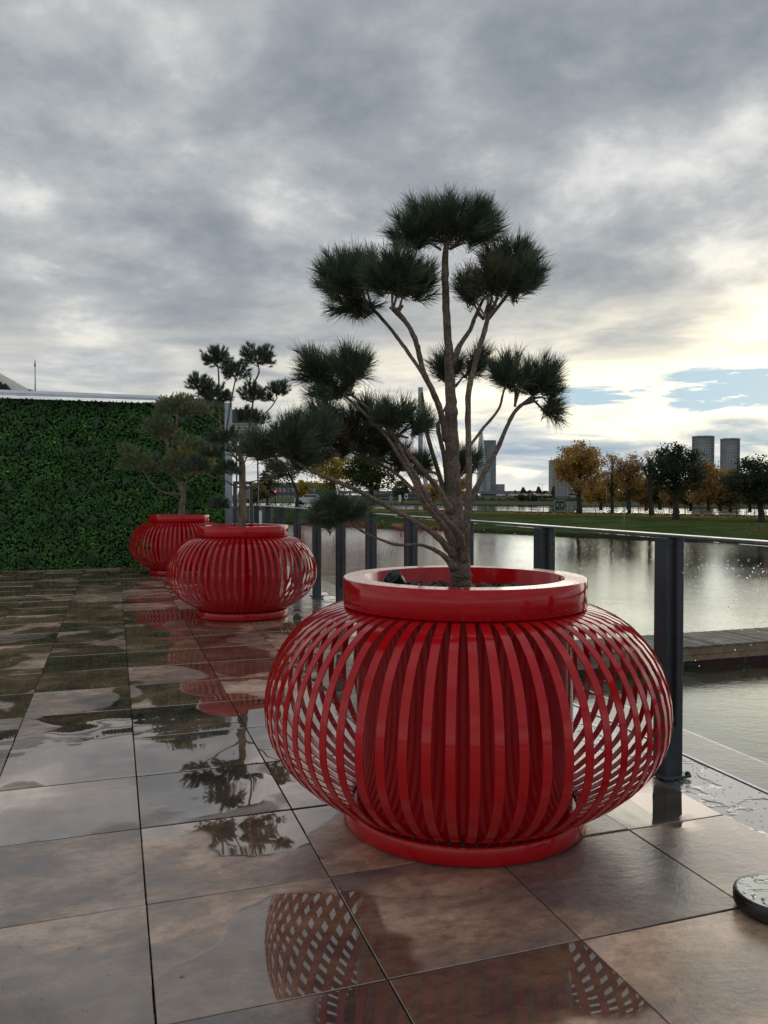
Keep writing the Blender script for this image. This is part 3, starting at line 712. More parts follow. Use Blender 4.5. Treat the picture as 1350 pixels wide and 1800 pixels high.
for px, py, dd, rx, ry, root, n, mt in pads1:
    hang = .28 if (px, py) in ((972, 712), (868, 486), (600, 890), (620, 530), (570, 902)) else 0.0
    padpx(T1, D1, px, py + 7, dd, rx * 1.03, ry * 1.14, root, int(n * .50), 46, .064, .0025, mt, hang=hang, slen=.075, up=.5, spread=.72)

# --- tree 2
T2 = empty('pine_tree', (0, 0, 0)); tag(T2, 'dark pine with many small round needle pads, growing from the middle red planter', 'pine tree', 'cloud-pruned pines in the planters')
D2 = 8.71
for rows in [
 [(425, 936, 0, 20), (426, 900, 0, 16), (427, 860, 0, 15), (426, 820, 0, 13), (422, 800, 0, 9), (420, 785, 0, 7)],
 [(426, 850, 0, 9), (428, 820, .0, 4), (436, 796, .05, 3), (441, 765, .1, 3)],
 [(424, 812, 0, 7), (414, 804, 0, 6), (402, 785, 0, 5.5), (397, 765, 0, 4.5), (400, 745, 0, 4.5), (404, 715, 0, 4.5), (408, 695, 0, 4), (413, 672, 0, 3.5), (415, 664, 0, 3)],
 [(404, 785, 0, 5), (390, 760, .05, 4), (386, 720, .05, 4), (385, 690, .05, 4), (384, 655, .05, 3.5), (382, 640, .05, 3)],
 [(388, 745, 0, 4), (378, 735, 0, 3.5), (360, 722, -.05, 3), (350, 700, -.1, 2.5), (348, 684, -.1, 2)],
 [(428, 800, .05, 5), (436, 770, .1, 4), (440, 735, .12, 4), (445, 705, .12, 4), (447, 675, .15, 4), (455, 655, .15, 4), (454, 640, .15, 3)],
 [(440, 745, .1, 4), (462, 730, .15, 3), (477, 715, .2, 3), (487, 700, .2, 2.5)],
 [(424, 858, 0, 5), (408, 852, -.1, 4), (392, 843, -.2, 3.5), (372, 838, -.3, 3), (358, 828, -.4, 2.5)],
 [(428, 859, 0, 5), (452, 852, -.1, 4), (474, 842, -.15, 3.5), (488, 830, -.2, 3.5), (500, 824, -.2, 3), (522, 820, -.25, 2)],
 [(436, 848, .1, 3), (460, 843, .1, 2.5), (474, 843, .1, 2)],
 [(424, 896, 0, 3.5), (410, 892, -.1, 3), (395, 888, -.15, 2)],
 [(418, 808, 0, 4), (405, 800, -.1, 3), (388, 798, -.15, 2)],
]: branch(T2, 'trunk' if rows[0][3] == 20 else 'branch', rows, D2, 4, 7)
N2 = [M['needle_far'], M['bark']]
for px, py, dd, rx, ry, root, n in [
 (381, 631, .05, 27, 18, (382, 645), 130), (454, 629, .15, 32, 20, (454, 645), 160), (415, 655, 0, 26, 18, (415, 670), 110), (349, 675, -.1, 23, 15, (349, 690), 90),
 (379, 696, .0, 26, 18, (384, 715), 110), (444, 693, .12, 26, 19, (445, 708), 110), (489, 685, .2, 21, 14, (487, 700), 80), (362, 690, .1, 20, 14, (370, 705), 50),
 (405, 768, -.1, 24, 14, (400, 785), 80), (378, 772, .1, 22, 14, (392, 785), 60), (432, 732, .15, 20, 16, (438, 745), 60), (458, 738, .1, 18, 14, (445, 750), 40),
 (372, 797, -.15, 26, 11, (390, 800), 70), (346, 820, -.4, 27, 15, (358, 830), 100), (402, 826, -.2, 26, 13, (405, 835), 80), (384, 887, -.15, 19, 11, (395, 890), 60),
 (440, 792, .1, 20, 16, (436, 800), 60), (486, 822, -.2, 20, 12, (488, 832), 60), (415, 790, .1, 18, 12, (418, 800), 40), (470, 700, .3, 12, 9, (480, 706), 20)]:
    padpx(T2, D2, px, py, dd, rx, ry * 1.3, root, int(n * 1.1), 42, .040, .0038, N2, slen=.045, twr=.0035, spread=.8)

# --- tree 3
T3 = empty('pine_tree', (0, 0, 0)); tag(T3, 'paler blue-green and yellow short-needled pine in the farthest planter before the leaf wall', 'pine tree', 'cloud-pruned pines in the planters')
D3 = 13.37
for rows in [
 [(318, 912, 0, 14), (320, 890, 0, 11), (322, 868, 0, 10), (318, 848, 0, 9)],
 [(321, 866, 0, 8), (312, 848, 0, 6), (303, 835, 0, 6), (298, 800, 0, 8), (292, 770, 0, 7), (288, 740, 0, 5)],
 [(321, 862, 0, 6), (328, 845, 0, 4), (330, 820, 0, 4), (332, 800, 0, 3)],
 [(300, 800, 0, 6), (306, 765, 0, 5), (311, 740, 0, 4.5), (312, 715, 0, 4)],
 [(319, 868, 0, 6), (300, 868, -.1, 4), (280, 862, -.2, 3.5), (264, 846, -.3, 3), (250, 826, -.3, 3)],
 [(324, 850, 0, 4), (340, 842, 0, 3), (352, 832, 0, 3)],
]: branch(T3, 'trunk' if rows[0][3] == 14 else 'branch', rows, D3, 4, 7)
N3 = [M['needle_blue'], M['bark']]; N3Y = [M['needle_yellow'], M['bark']]
for px, py, dd, rx, ry, root, n, mt in [
 (302, 712, 0, 34, 17, (311, 730), 150, N3), (345, 718, .1, 36, 17, (315, 730), 140, N3), (322, 700, .2, 22, 10, (315, 720), 60, N3), (280, 745, 0, 30, 22, (290, 765), 170, N3), (262, 752, .1, 22, 14, (290, 765), 60, N3), (296, 765, .1, 28, 18, (292, 780), 90, N3),
 (238, 812, -.3, 33, 23, (252, 830), 220, N3), (222, 790, -.35, 17, 14, (245, 825), 60, N3), (268, 822, -.1, 20, 13, (262, 840), 50, N3),
 (340, 785, .1, 34, 17, (330, 805), 140, N3), (320, 803, -.1, 36, 17, (325, 820), 120, N3Y), (300, 820, -.1, 28, 21, (303, 838), 120, N3), (352, 818, 0, 30, 22, (345, 838), 130, N3Y), (320, 825, .0, 30, 18, (325, 842), 90, N3Y), (372, 800, .1, 22, 20, (345, 830), 60, N3)]:
    padpx(T3, D3, px, py, dd, rx, ry * 1.25, root, int(n * 1.4), 46, .028, .0055, mt, slen=.06, spread=.95, twr=.004)
for o in (T1, T2, T3):          # put each tree's own origin at its base
    base_p = {T1: P1, T2: P2, T3: P3}[o] + Vector((0, 0, .88)); o.location = base_p
    for ch in o.children: ch.matrix_parent_inverse = Matrix.Translation(-base_p)

# ---------------------------------------------------------------- leaf wall
AW = 15.30; BL = -11.5
pR = at(395, 900, 1); kx = pR.x / pR.y
# where the right end of the wall lies: X/Y = kx on the line a = AW
BR = (AW * AX.x - kx * AW * AX.y) / (kx * BX.y - BX.x)
wl = BR - BL; wall = empty('green_wall', ab(AW, (BL + BR) / 2, 0), ROT)
tag(wall, 'tall wall covered in dense dark green artificial ivy behind the planters, pale metal coping on top', 'green wall')
WT = 2.98
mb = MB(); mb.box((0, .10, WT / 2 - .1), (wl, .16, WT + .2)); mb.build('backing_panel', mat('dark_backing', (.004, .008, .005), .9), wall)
mb = MB(); Mx = Matrix.Translation((-.55, -.02, WT + .10)) @ Matrix.Rotation(R(14), 4, 'X')
mb.box((0, 0, 0), (wl - 1.1, .34, .04), M=Mx, bev=.004); mb.box((-.55, -.19, WT + .055), (wl - 1.1, .012, .045)); mb.build('coping', noisy('pale_metal_coping', (.42, .45, .52), (.55, .58, .64), 1.5, .28, metal=.5), wall)
mb = MB(); mb.box((wl / 2 - .60, .09, WT + .065), (1.2, .2, .10)); mb.build('dark_cap', M['post'], wall)
n = 62000
lx = RNG.uniform(-wl / 2, wl / 2, n); lz = RNG.uniform(0.0, WT, n)
clump = np.sin(lx * 5.1 + 2 * np.sin(lz * 3.3)) * np.cos(lz * 6.3 + 1.7 * np.sin(lx * 2.9))
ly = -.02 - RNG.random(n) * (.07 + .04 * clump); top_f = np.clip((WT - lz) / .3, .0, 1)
sz = RNG.uniform(.014, .034, n); nrm = unit(np.stack([RNG.normal(0, .5, n), -np.ones(n), RNG.normal(.45, .5, n)], 1))
tang = unit(np.cross(nrm, RNG.normal(size=(n, 3)))); bit = np.cross(nrm, tang)
c3 = np.stack([lx, ly, lz], 1); s_ = sz[:, None]
fold = nrm * s_ * .25
V = np.stack([c3 - tang * s_, c3 - bit * s_ * .62 - fold, c3 + tang * s_ * 1.15, c3 + bit * s_ * .62 - fold], 1).reshape(-1, 3)
rn = np.clip(.45 * RNG.random(n) + .35 * (clump * .5 + .5) + .25 * (RNG.random(n) < .12), 0, 1) * (.35 + .65 * top_f)  # leaves just under the coping darkened: shade put into their colour
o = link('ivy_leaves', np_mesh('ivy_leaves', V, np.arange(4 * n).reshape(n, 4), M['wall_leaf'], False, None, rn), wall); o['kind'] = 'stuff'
# fern fronds among the ivy
VV = []; k = 0
for gx in np.arange(-wl / 2 + .3, wl / 2 - .2, .52):
    for gz in (.3, .92, 1.55, 2.2, 2.72):
        cx, cz = gx + random.uniform(-.12, .12), gz + random.uniform(-.1, .1)
        for q in range(15):
            an = random.uniform(-2.5, -.6); ln = random.uniform(.14, .26)
            d = np.array([math.cos(an), -.45, math.sin(an)]); s0 = np.array([cx, -.08, cz]); sd = np.array([-math.sin(an), 0, math.cos(an)]) * .006
            e = s0 + d * ln * np.array([1, .35, 1]); e2 = s0 + d * ln * .6; VV += [s0 - sd, s0 + sd, e2 + sd * 1.2, e2 - sd * 1.2, e2 - sd * 1.2, e2 + sd * 1.2, e + sd * .2, e - sd * .2]
VV = np.array(VV); o = link('fern_fronds', np_mesh('fern_fronds', VV, np.arange(len(VV)).reshape(-1, 4), M['fern'], False, None, RNG.random(len(VV) // 4)), wall); o['kind'] = 'stuff'

# end of the wall: bright trim strip, glazed dark door
en = empty('glazed_screen', ab(AW, BR, 0), ROT); tag(en, 'narrow glazed screen with dark frame at the right end of the leaf wall', 'glass screen')
mb = MB(); mb.box((.075, .05, 1.52), (.145, .10, 3.04), bev=.004); mb.build('trim_strip', noisy('bright_trim', (.22, .25, .29), (.30, .33, .37), 2, .2, metal=.6), en)
mb = MB()
for x_ in (.19, .50): mb.box((x_, .02, .78), (.06, .06, 1.56), bev=.003)
mb.box((.345, .02, 1.53), (.25, .05, .06)); mb.build('frame', M['post'], en)
mb = MB(); mb.box((.345, .02, .76), (.249, .008, 1.48)); mb.build('pane', M['glass'], en)

# ---------------------------------------------------------------- things on the floor
disc = empty('base_disc', on_z(1366, 1601, 0)); tag(disc, 'low round black disc covered in raindrops on the tiles at the right edge', 'base plate')
rD = .128
mb = MB(); mb.lathe([(0, .008), (rD - .012, .008), (rD - .004, .014), (rD, .022), (rD, .050), (rD - .003, .056), (rD - .010, .0575), (0, .0575)], 64, sm=False)
o = mb.build('plate', M['black'], disc)
for f_ in o.data.polygons: f_.use_smooth = True
mb = MB(); mb.lathe([(0, 0), (rD - .02, 0), (rD - .02, .008), (0, .008)], 48); mb.build('pad', M['black_gap'], disc)
m = mat('wet_black_top', (.010, .013, .013), .02, 0, 3.2); t, b = nodes(m); g = t.n('ShaderNodeNewGeometry').outputs['Position']
pd = t.step(t.noise(t.vm('MULTIPLY', g, (1, 1.7, 1)), 19, 2, .4, .3), .50, .55)
t.set(b.inputs['Normal'], t.n('ShaderNodeBump', {'Strength': 1.0, 'Distance': .0035, 'Height': pd}))
mb = MB(); mb.lathe([(0, .0580), (rD - .012, .0580)], 64); mb.build('wet_top', m, disc)
M['leaf_litter'] = noisy('fallen_leaf', (.35, .28, .12), (.30, .18, .07), 40, .5)
lf = MB(); pr = [(-.5, 0), (-.3, .16), (0, .24), (.3, .15), (.55, 0), (.3, -.15), (0, -.24), (-.3, -.16)]
lf.add([(x * .05, y * .05, .002 + .006 * abs(x)) for x, y in pr] + [(0, 0, .001)], [(8, i, (i + 1) % 8) for i in range(8)])
leaf_me = lf.mesh('fallen_leaf', M['leaf_litter'])
lfl = [((147, 1297), 'largest yellow fallen leaf, alone on the wet tiles left of the tree reflection', 1.2), ((350, 1266), 'small pale leaf on the wet tile above the dark tree reflection', .8), ((276, 1261), 'tiny fallen leaf on the brown tile left of the tree reflection', .6),
       ((225, 1269), 'tiny pale leaf right beside the long tile joint', .5), ((59, 1275), 'small leaf on the dark tile near the left edge', .6), ((44, 1247), 'tiny leaf on the joint at the far left of the floor', .5),
       ((348, 1201), 'small leaf lying in the reflection of the middle planter', .6), ((847, 1561), 'thin brown twig-like leaf just in front of the nearest planter', .7), ((320, 1715), 'tiny dark leaf on the nearest large tile at the bottom', .35)]
for (px, py), lab, sc in lfl:
    o = link('fallen_leaf', leaf_me, None, on_z(px, py, .001), (0, 0, random.uniform(0, 3)), (sc, sc * .7, sc)); tag(o, lab, 'leaf', 'fallen leaves on the wet floor')

n = 260; gv = []
for _ in range(n):
    p_ = on_z(random.uniform(-20, 1370), random.uniform(1180, 1800), .0012); s_ = random.uniform(.0012, .0035); a_ = random.uniform(0, 6.28); c_, d_ = math.cos(a_) * s_, math.sin(a_) * s_
    gv += [(p_.x - c_, p_.y - d_, p_.z), (p_.x + d_ * .4, p_.y - c_ * .4, p_.z + s_ * .3), (p_.x + c_ * 1.4, p_.y + d_ * 1.4, p_.z), (p_.x - d_ * .4, p_.y + c_ * .4, p_.z + s_ * .3)]
tag(link('grit', np_mesh('grit', gv, np.arange(4 * n).reshape(n, 4), M['bark_chip'])), 'tiny specks of grit and needles scattered over the wet tiles', 'grit', kind='stuff')

# ---------------------------------------------------------------- dock
dk = empty('wooden_dock', ab(15.6, 9.3, 0), ROT); tag(dk, 'low weathered wooden dock of narrow planks floating on the pond beyond the glass', 'dock')
DZ = -2.3
mb = MB(); mb.box((0, .80, DZ), (.122, 1.64, .04), bev=.004); plank_me = mb.mesh('plank', M['wood'])
for k in range(86): link('plank', plank_me, dk, (.07 + k * .14, random.uniform(-.008, .008), random.uniform(-.003, .003)))
mb = MB(); mb.box((6.0, .035, DZ - .11), (12.04, .05, .17), bev=.004); mb.build('fascia_board', M['wood_side'], dk)
mb = MB(); mb.box((6.0, .045, DZ - .27), (12.04, .05, .13), bev=.004); mb.build('fascia_board', M['wood_side'], dk)
mb = MB(); mb.box((6.0, .85, DZ - .40), (11.9, 1.4, .3)); mb.build('float', M['black_gap'], dk)

# ---------------------------------------------------------------- park trees
CR = {}
def crown_mat(key, a, b, c): CR[key] = leafy('leaves_' + key, a, b, c, rough=.8, trans=.5); return CR[key]
crown_mat('orange', (.30, .18, .06), (.60, .38, .11), (.80, .58, .18)); crown_mat('rust', (.22, .14, .06), (.50, .31, .11), (.70, .48, .16))
crown_mat('dark_green', (.024, .036, .022), (.058, .075, .038), (.10, .11, .05)); crown_mat('olive', (.09, .085, .035), (.20, .17, .06), (.36, .28, .08))
crown_mat('yellow', (.24, .19, .03), (.52, .40, .05), (.75, .60, .09)); crown_mat('green', (.04, .06, .022), (.10, .13, .04), (.24, .23, .07))
crown_mat('conifer', (.02, .035, .018), (.04, .06, .03), (.08, .09, .04))
def park_tree(px, by, ty, cy0, hw, key, label, leaves=2600, lsz=.30, clumps=46, trunk_w=6, lean=0.0, name='park_tree', cat='tree', forks=8, group='trees across the water', depth=None, fill=1.0, cx=None, so=None):
    bp = (line_s(px, so) if so else ground_at(px, by)) if depth is None else at(px, by, depth)
    Dp = bp.y; s = Dp / F; top = at(px, ty, Dp).z; cb = at(px, cy0, Dp).z; rw = hw * s * 1.16
    rng = np.random.default_rng(int(px * 7 + ty)); o = empty(name, bp); tag(o, label, cat, group)
    h = top - bp.z; cc = np.array([(cx - px) * s if cx else lean * h * .5, 0, (top + cb) / 2 - bp.z]); rr = np.array([rw, rw * .8, (top - cb) / 2])
    # clump centres
    u = unit(rng.normal(size=(clumps, 3))); rad = rng.random(clumps) ** .42; C_ = cc + u * rr * rad[:, None] * .84
    C_[:, 0] *= 1; wid = 1 - .35 * np.clip((C_[:, 2] - cc[2]) / rr[2], 0, 1); C_[:, 0] = cc[0] + (C_[:, 0] - cc[0]) * wid
    mb = MB(); tw = trunk_w * s / 2; tz = cc[2] + rr[2] * .35
    tp = [(0, 0, -.15), (lean * h * .12, 0, h * .12), (lean * h * .3, .1 * rw, h * .3), (cc[0] * .8, 0, cc[2]), (cc[0], 0, tz)]
    path = smooth_path([(*p, r_) for p, r_ in zip(tp, (tw * 1.35, tw * 1.0, tw * .85, tw * .5, tw * .2))], 3)
    mb.tube([Vector(q[:3]) for q in path], [q[3] for q in path], 7); mb.build('trunk', M['far_trunk'], o)
    mb = MB(); idx = rng.permutation(clumps)[:forks * 4]
    for q in idx:
        e = Vector(C_[q]); zf = min(max(h * .25, e.z - rr[2] * rng.uniform(.5, 1.0)), tz * .95); k_ = zf / tz
        st = Vector((cc[0] * k_, 0, zf)); md = st.lerp(e, .5) + Vector((0, 0, -.06 * rw)); r0 = tw * (.34 if q in idx[:forks] else .16)
        mb.tube([st, md, e, e + (e - md) * .2], [r0, r0 * .6, r0 * .3, r0 * .1], 4, cap=False)
    mb.build('limbs', M['far_trunk'], o)
    n = int(leaves * 1.8); lsz = lsz * 1.4; ci = rng.integers(0, clumps, n); cs = rr.mean() * .27 * rng.uniform(.6, 1.3, clumps)
    p = C_[ci] + np.clip(rng.normal(size=(n, 3)), -1.9, 1.9) * (cs[ci] * .52)[:, None] * np.array([1.1, 1.1, .8])
    nr = unit(rng.normal(size=(n, 3)) + np.array([0, 0, .6])); tg = unit(np.cross(nr, rng.normal(size=(n, 3)))); bt = np.cross(nr, tg); z_ = lsz * rng.uniform(.5, 1.1, n)[:, None] * .5
    V = np.stack([p - tg * z_, p - bt * z_ * .7, p + tg * z_, p + bt * z_ * .7], 1).reshape(-1, 3)
    rn_ = np.clip(rng.random(clumps)[ci] * .55 + .45 * rng.random(n), 0, 1)
    link('crown', np_mesh('crown', V, np.arange(4 * n).reshape(n, 4), CR[key], False, None, rn_), o)
    return o
park_tree(1018, 897, 768, 872, 43, 'orange', 'broad orange linden tree, leftmost tree of the row beyond the fence', 4600, .36, 80, 9, so=57)
park_tree(1076, 898, 782, 872, 21, 'rust', 'slim almost bare tree just right of the broad orange tree', 700, .22, 40, 6, forks=16, so=57)
park_tree(1106, 897, 784, 868, 27, 'rust', 'rust brown thinning tree between the bare tree and the dark green one', 1900, .28, 54, 6, forks=14, so=57)
park_tree(1145, 903, 780, 850, 19, 'rust', 'leaning bare tree close behind the left side of the dark green oak', 420, .2, 34, 8, forks=16, lean=-.06, so=57)
park_tree(1188, 914, 777, 872, 54, 'dark_green', 'large dark green round oak standing nearest on the grass bank', 6200, .26, 96, 11, cx=1186)
park_tree(1338, 917, 800, 888, 62, 'dark_green', 'dark green oak cut off by the right edge of the photo', 5600, .26, 90, 11)
for a_ in [(1245, 897, 812, 893, 40, 'rust', 'brownish tree in front of the wider cylindrical tower', 4200, 150), (1284, 899, 822, 896, 36, 'olive', 'olive green tree left of the dark oak at the right edge', 4000, 150),
           (1056, 895, 826, 893, 34, 'orange', 'low orange tree filling the gap behind the bare trunk', 4000, 172), (1104, 895, 822, 893, 38, 'yellow', 'low golden tree behind the rust brown tree', 4200, 176),
           (1214, 897, 836, 895, 30, 'olive', 'small olive tree right behind the trunk of the large oak', 3000, 160), (1160, 895, 842, 893, 28, 'olive', 'small olive tree behind the leaning bare tree', 2600, 170),
           (1136, 896, 834, 893, 24, 'orange', 'low orange tree just left of the leaning bare trunk', 2400, 174), (1318, 899, 834, 896, 34, 'rust', 'brown tree behind the dark oak at the right edge', 3200, 158),
           (1265, 897, 846, 896, 30, 'rust', 'low brown tree between the two round towers', 2600, 156), (1186, 897, 850, 895, 24, 'rust', 'low brown bushy tree just behind the large oak trunk', 2000, 165),
           (1372, 900, 826, 896, 36, 'olive', 'olive tree mostly outside the right edge', 2600, 155)]:
    park_tree(*a_[:6], a_[6], a_[7], .34, 56, 5, depth=a_[8], forks=5)
# seen between the pines on the left
park_tree(588, 884, 788, 876, 46, 'yellow', 'yellow-green birch seen between the two nearest pines', 3400, .26, 70, 5, depth=120)
park_tree(654, 886, 788, 874, 48, 'green', 'broad green tree with leaning trunk seen left of the pine trunk', 5200, .26, 80, 9, depth=118, lean=-.05)
park_tree(522, 892, 800, 850, 34, 'green', 'thin tree with dark leaning trunk above the far railing', 1200, .22, 44, 6, depth=108, cx=500)
park_tree(533, 886, 838, 884, 13, 'yellow', 'small bright yellow tree beside the green billboard', 1100, .24, 26, 3, depth=130)
park_tree(452, 890, 846, 888, 26, 'olive', 'low olive shrub above the far end of the railing', 1700, .26, 40, 3, depth=100, name='shrub', cat='shrub')
park_tree(470, 888, 812, 880, 22, 'green', 'small green tree behind the middle pine trunk', 1200, .28, 34, 4, depth=125)
park_tree(808, 884, 826, 880, 20, 'rust', 'small rust coloured tree right beside the tall pine trunk', 1400, .34, 36, 4, depth=185)
park_tree(762, 884, 838, 882, 22, 'orange', 'low orange tree under the cable bridge pylon', 1300, .34, 36, 4, depth=188)
park_tree(706, 886, 842, 882, 18, 'green', 'small green tree behind the white notice boards', 1000, .3, 30, 4, depth=150)

# ---------------------------------------------------------------- fence, hedge, undergrowth
fence = empty('park_fence', line_s(1000, 46)); tag(fence, 'dark thin metal fence running along the top of the grass bank', 'fence')
fo = fence.location.copy(); tdir = Vector((.70711, -.70711, 0)); FA = R(-45)
mb = MB(); mb.box((0, 0, .85), (.07, .07, 1.75)); fp_me = mb.mesh('post', M['black_gap'])
for k in range(-60, 38):
    q = fo + tdir * (k * 2.5); 
    if -40 < proj(q)[0] - 440 < 960: link('post', fp_me, fence, (tdir * (k * 2.5)), (0, 0, FA))
for z_ in (.25, .9, 1.6):
    mb = MB(); mb.box((-27, 0, z_), (245, .03, .035), rz=0, M=Matrix.Rotation(FA, 4, 'Z')); mb.build('rail', M['black_gap'], fence)
rng = np.random.default_rng(5)
def scatter_strip(name, n, s0, s1, zmax, px0, px1, lsz, mt, label, cat, dens=None):
    pxs = rng.uniform(px0, px1, n); ss = rng.uniform(s0, s1, n); P_ = np.array([line_s(a, b)[:] for a, b in zip(pxs, ss)])
    hm = zmax * (.55 + .45 * np.sin(pxs * .35) * np.cos(pxs * .11)); P_[:, 2] += rng.random(n) ** 1.3 * np.maximum(hm, zmax * .25)
    nr = unit(rng.normal(size=(n, 3)) + np.array([0, 0, .5])); tg = unit(np.cross(nr, rng.normal(size=(n, 3)))); bt = np.cross(nr, tg); z_ = lsz * rng.uniform(.5, 1.1, n)[:, None] * .5
    V = np.stack([P_ - tg * z_, P_ - bt * z_ * .6, P_ + tg * z_, P_ + bt * z_ * .6], 1).reshape(-1, 3)
    o = link(name, np_mesh(name, V, np.arange(4 * n).reshape(n, 4), mt, False, None, rng.random(n))); tag(o, label, cat, kind='stuff')
scatter_strip('low_hedge', 9000, 43.5, 45, .55, 640, 1400, .24, CR['rust'], 'low brown leafless hedge strip along the foot of the fence', 'hedge')
scatter_strip('undergrowth', 2600, 55, 62, 1.7, 1060, 1400, .26, CR['olive'], 'scrubby undergrowth between the fence and the river', 'undergrowth')
scatter_strip('dry_grass', 900, 6, 14, 1.0, 1310, 1400, .2, CR['olive'], 'pale dry grass tuft on the bank at the right edge', 'grass')
scatter_strip('distant_hedge', 5000, 60, 66, 2.2, 430, 640, .35, CR['green'], 'dark hedge line across the park on the left', 'hedge')
scatter_strip('far_woods', 9000, 330, 350, 7.5, 905, 975, 1.3, CR['dark_green'], 'dark distant wood beyond the far river bank', 'wood')
scatter_strip('far_scrub', 5000, 215, 222, 1.8, 640, 1400, .9, CR['dark_green'], 'bushes along the far river bank', 'bushes')
for px, py, w_, lab in ((917, 878, 8, 'rounded dark bush on the far bank, left of the other'), (936, 880, 10, 'wider dark bush on the far bank nearer the kiosk')):
    bp = at(px, py, 340); n = 500; rng2 = np.random.default_rng(px); p = unit(rng2.normal(size=(n, 3))) * rng2.random((n, 1)) ** .4 * np.array([w_ * .24, 1.5, 1.3]) + np.array([0, 0, .8])
    tg = unit(rng2.normal(size=(n, 3))); bt = unit(np.cross(tg, rng2.normal(size=(n, 3))))
    V = np.stack([p - tg * .4, p - bt * .3, p + tg * .4, p + bt * .3], 1).reshape(-1, 3)
    o = link('bush', np_mesh('bush', V, np.arange(4 * n).reshape(n, 4), CR['dark_green'], False, None, rng2.random(n)), loc=bp); tag(o, lab, 'bush', 'bushes on the far bank')

# ---------------------------------------------------------------- distant buildings
M['tower_glass'] = noisy('tower_glass', (.24, .27, .30), (.31, .34, .37), .15, .22, ior=1.6)  # haze put into the colours: tower glass, bands and concrete lightened
M['tower_band'] = mat('tower_band', (.17, .185, .20), .5); M['concrete'] = noisy('grey_concrete', (.33, .34, .35), (.40, .41, .42), .1, .8)
M['pale_band'] = mat('pale_spandrel', (.36, .37, .37), .5); M['dark_glass'] = mat('dark_glass', (.03, .04, .05), .12)
M['beige'] = noisy('beige_render', (.34, .31, .27), (.40, .37, .32), .5, .8); M['white'] = mat('white_paint', (.72, .72, .70), .5)
def round_tower(x0, x1, ty, by, Dp, label):
    c_ = at((x0 + x1) / 2, by, Dp); r = (x1 - x0) / 2 * Dp / F; h = at((x0 + x1) / 2, ty, Dp).z - c_.z
    o = empty('cylinder_tower', c_); tag(o, label, 'tower', 'round glass towers on the skyline')
    mb = MB(); mb.lathe([(0, 0), (r, 0), (r, h), (r * .93, h), (r * .93, h - 1), (0, h - 1)], 40); mb.build('facade', M['tower_glass'], o)
    mb = MB(); nf = 22
    for k in range(1, nf): mb.lathe([(r + .0, h * k / nf), (r + .25, h * k / nf), (r + .25, h * k / nf + .55), (r, h * k / nf + .55)], 40, sm=True)
    mb.build('floor_bands', M['pale_band'], o)['kind'] = 'stuff'
    mb = MB()
    for k in range(40): mb.box((r + .1, 0, h / 2), (.5, .35, h), M=Matrix.Rotation(2 * math.pi * (k + .5) / 40, 4, 'Z'))
    mb.build('mullions', M['tower_band'], o)['kind'] = 'stuff'
    mb = MB()
    for k in range(nf * 2):
        if k % 2: mb.box((r + .22, 0, h * k / nf / 2), (.5, 1.5, h / nf * .55), M=Matrix.Rotation(R(-58), 4, 'Z'))
    mb.build('balconies', M['dark_glass'], o)['kind'] = 'stuff'
    mb = MB(); mb.lathe([(r + .6, h - .2), (r + .6, h + 1.2), (r - .6, h + 1.2)], 40); mb.box((r * .3, 0, h + .9), (3, 3, 2.2)); mb.box((-r * .5, 0, h + .9), (2, 2, 2.0)); mb.build('roof_crown', M['tower_band'], o)
    return o
round_tower(1217.5, 1253, 769, 874, 820, 'wider and nearer of the two round glass towers, just right of the large oak')
round_tower(1267, 1298, 773, 874, 900, 'slimmer round glass tower, right one of the pair on the skyline')
def bands_block(o, name, x0, x1, y0, y1, yd, z0, z1, nf, mats, vert=0):
    mb = MB(); mb.box(((x0 + x1) / 2, (y0 + y1) / 2, (z0 + z1) / 2), (x1 - x0, y1 - y0, z1 - z0)); mb.build(name, mats[0], o)
    mb = MB()
    for k in range(nf): mb.box(((x0 + x1) / 2, (y0 + y1) / 2, z0 + (k + .5) * (z1 - z0) / nf), (x1 - x0 + .3, y1 - y0 + .3, (z1 - z0) / nf * .42))
    for k in range(vert): mb.box((x0 + (k + .5) * (x1 - x0) / vert, y0 - .2, (z0 + z1) / 2), (.35, .2, z1 - z0))
    mb.build('window_bands', mats[1], o)['kind'] = 'stuff'
M['blue_glass'] = noisy('blue_tower_glass', (.20, .28, .35), (.29, .37, .44), .15, .2, ior=1.7)
DT = 900; s9 = DT / F; bt_ = at(856, 868, DT)
tw1 = empty('sail_tower', bt_); tag(tw1, 'blue glass tower with curved sail front and thin spire right of the pine trunk', 'tower')
bands_block(tw1, 'slab', -6 * s9, 17.5 * s9, 8, 24, 0, 0, 95 * s9, 30, [M['blue_glass'], M['tower_band']], 6)
bands_block(tw1, 'podium_block', -17 * s9, 4 * s9, -9, 2, 0, 0, 37 * s9, 11, [M['blue_glass'], M['pale_band']])
V = []; Fs = []; K = 26                     # the curved sail: wide at the foot, sweeping up to a thin tip
for k in range(K + 1):
    u_ = k / K; z_ = u_ * 108 * s9; xl = -18.5 + 2.2 * math.sin(u_ * 3.1) + 6.5 * u_ ** 4; xr = 7 - 15.5 * u_ ** .62 if u_ < .97 else -8.5; xr = max(xr, xl + .8)
    bul = 4 * math.sin(u_ * 2.9)
    for (x_, y_) in ((xl, -3), ((xl + xr) / 2, -9 - bul), (xr, -7), (xr, 7.6), (xl, 7.6)): V.append((x_ * s9, y_, z_))
for k in range(K):
    for q in range(5): Fs.append((k * 5 + q, k * 5 + (q + 1) % 5, (k + 1) * 5 + (q + 1) % 5, (k + 1) * 5 + q))
Fs.append(tuple(K * 5 + q for q in range(5))); mb = MB(); mb.add(V, Fs); mb.build('sail', noisy('sail_glass', (.22, .28, .32), (.34, .40, .43), .2, .25), tw1)
mb = MB()
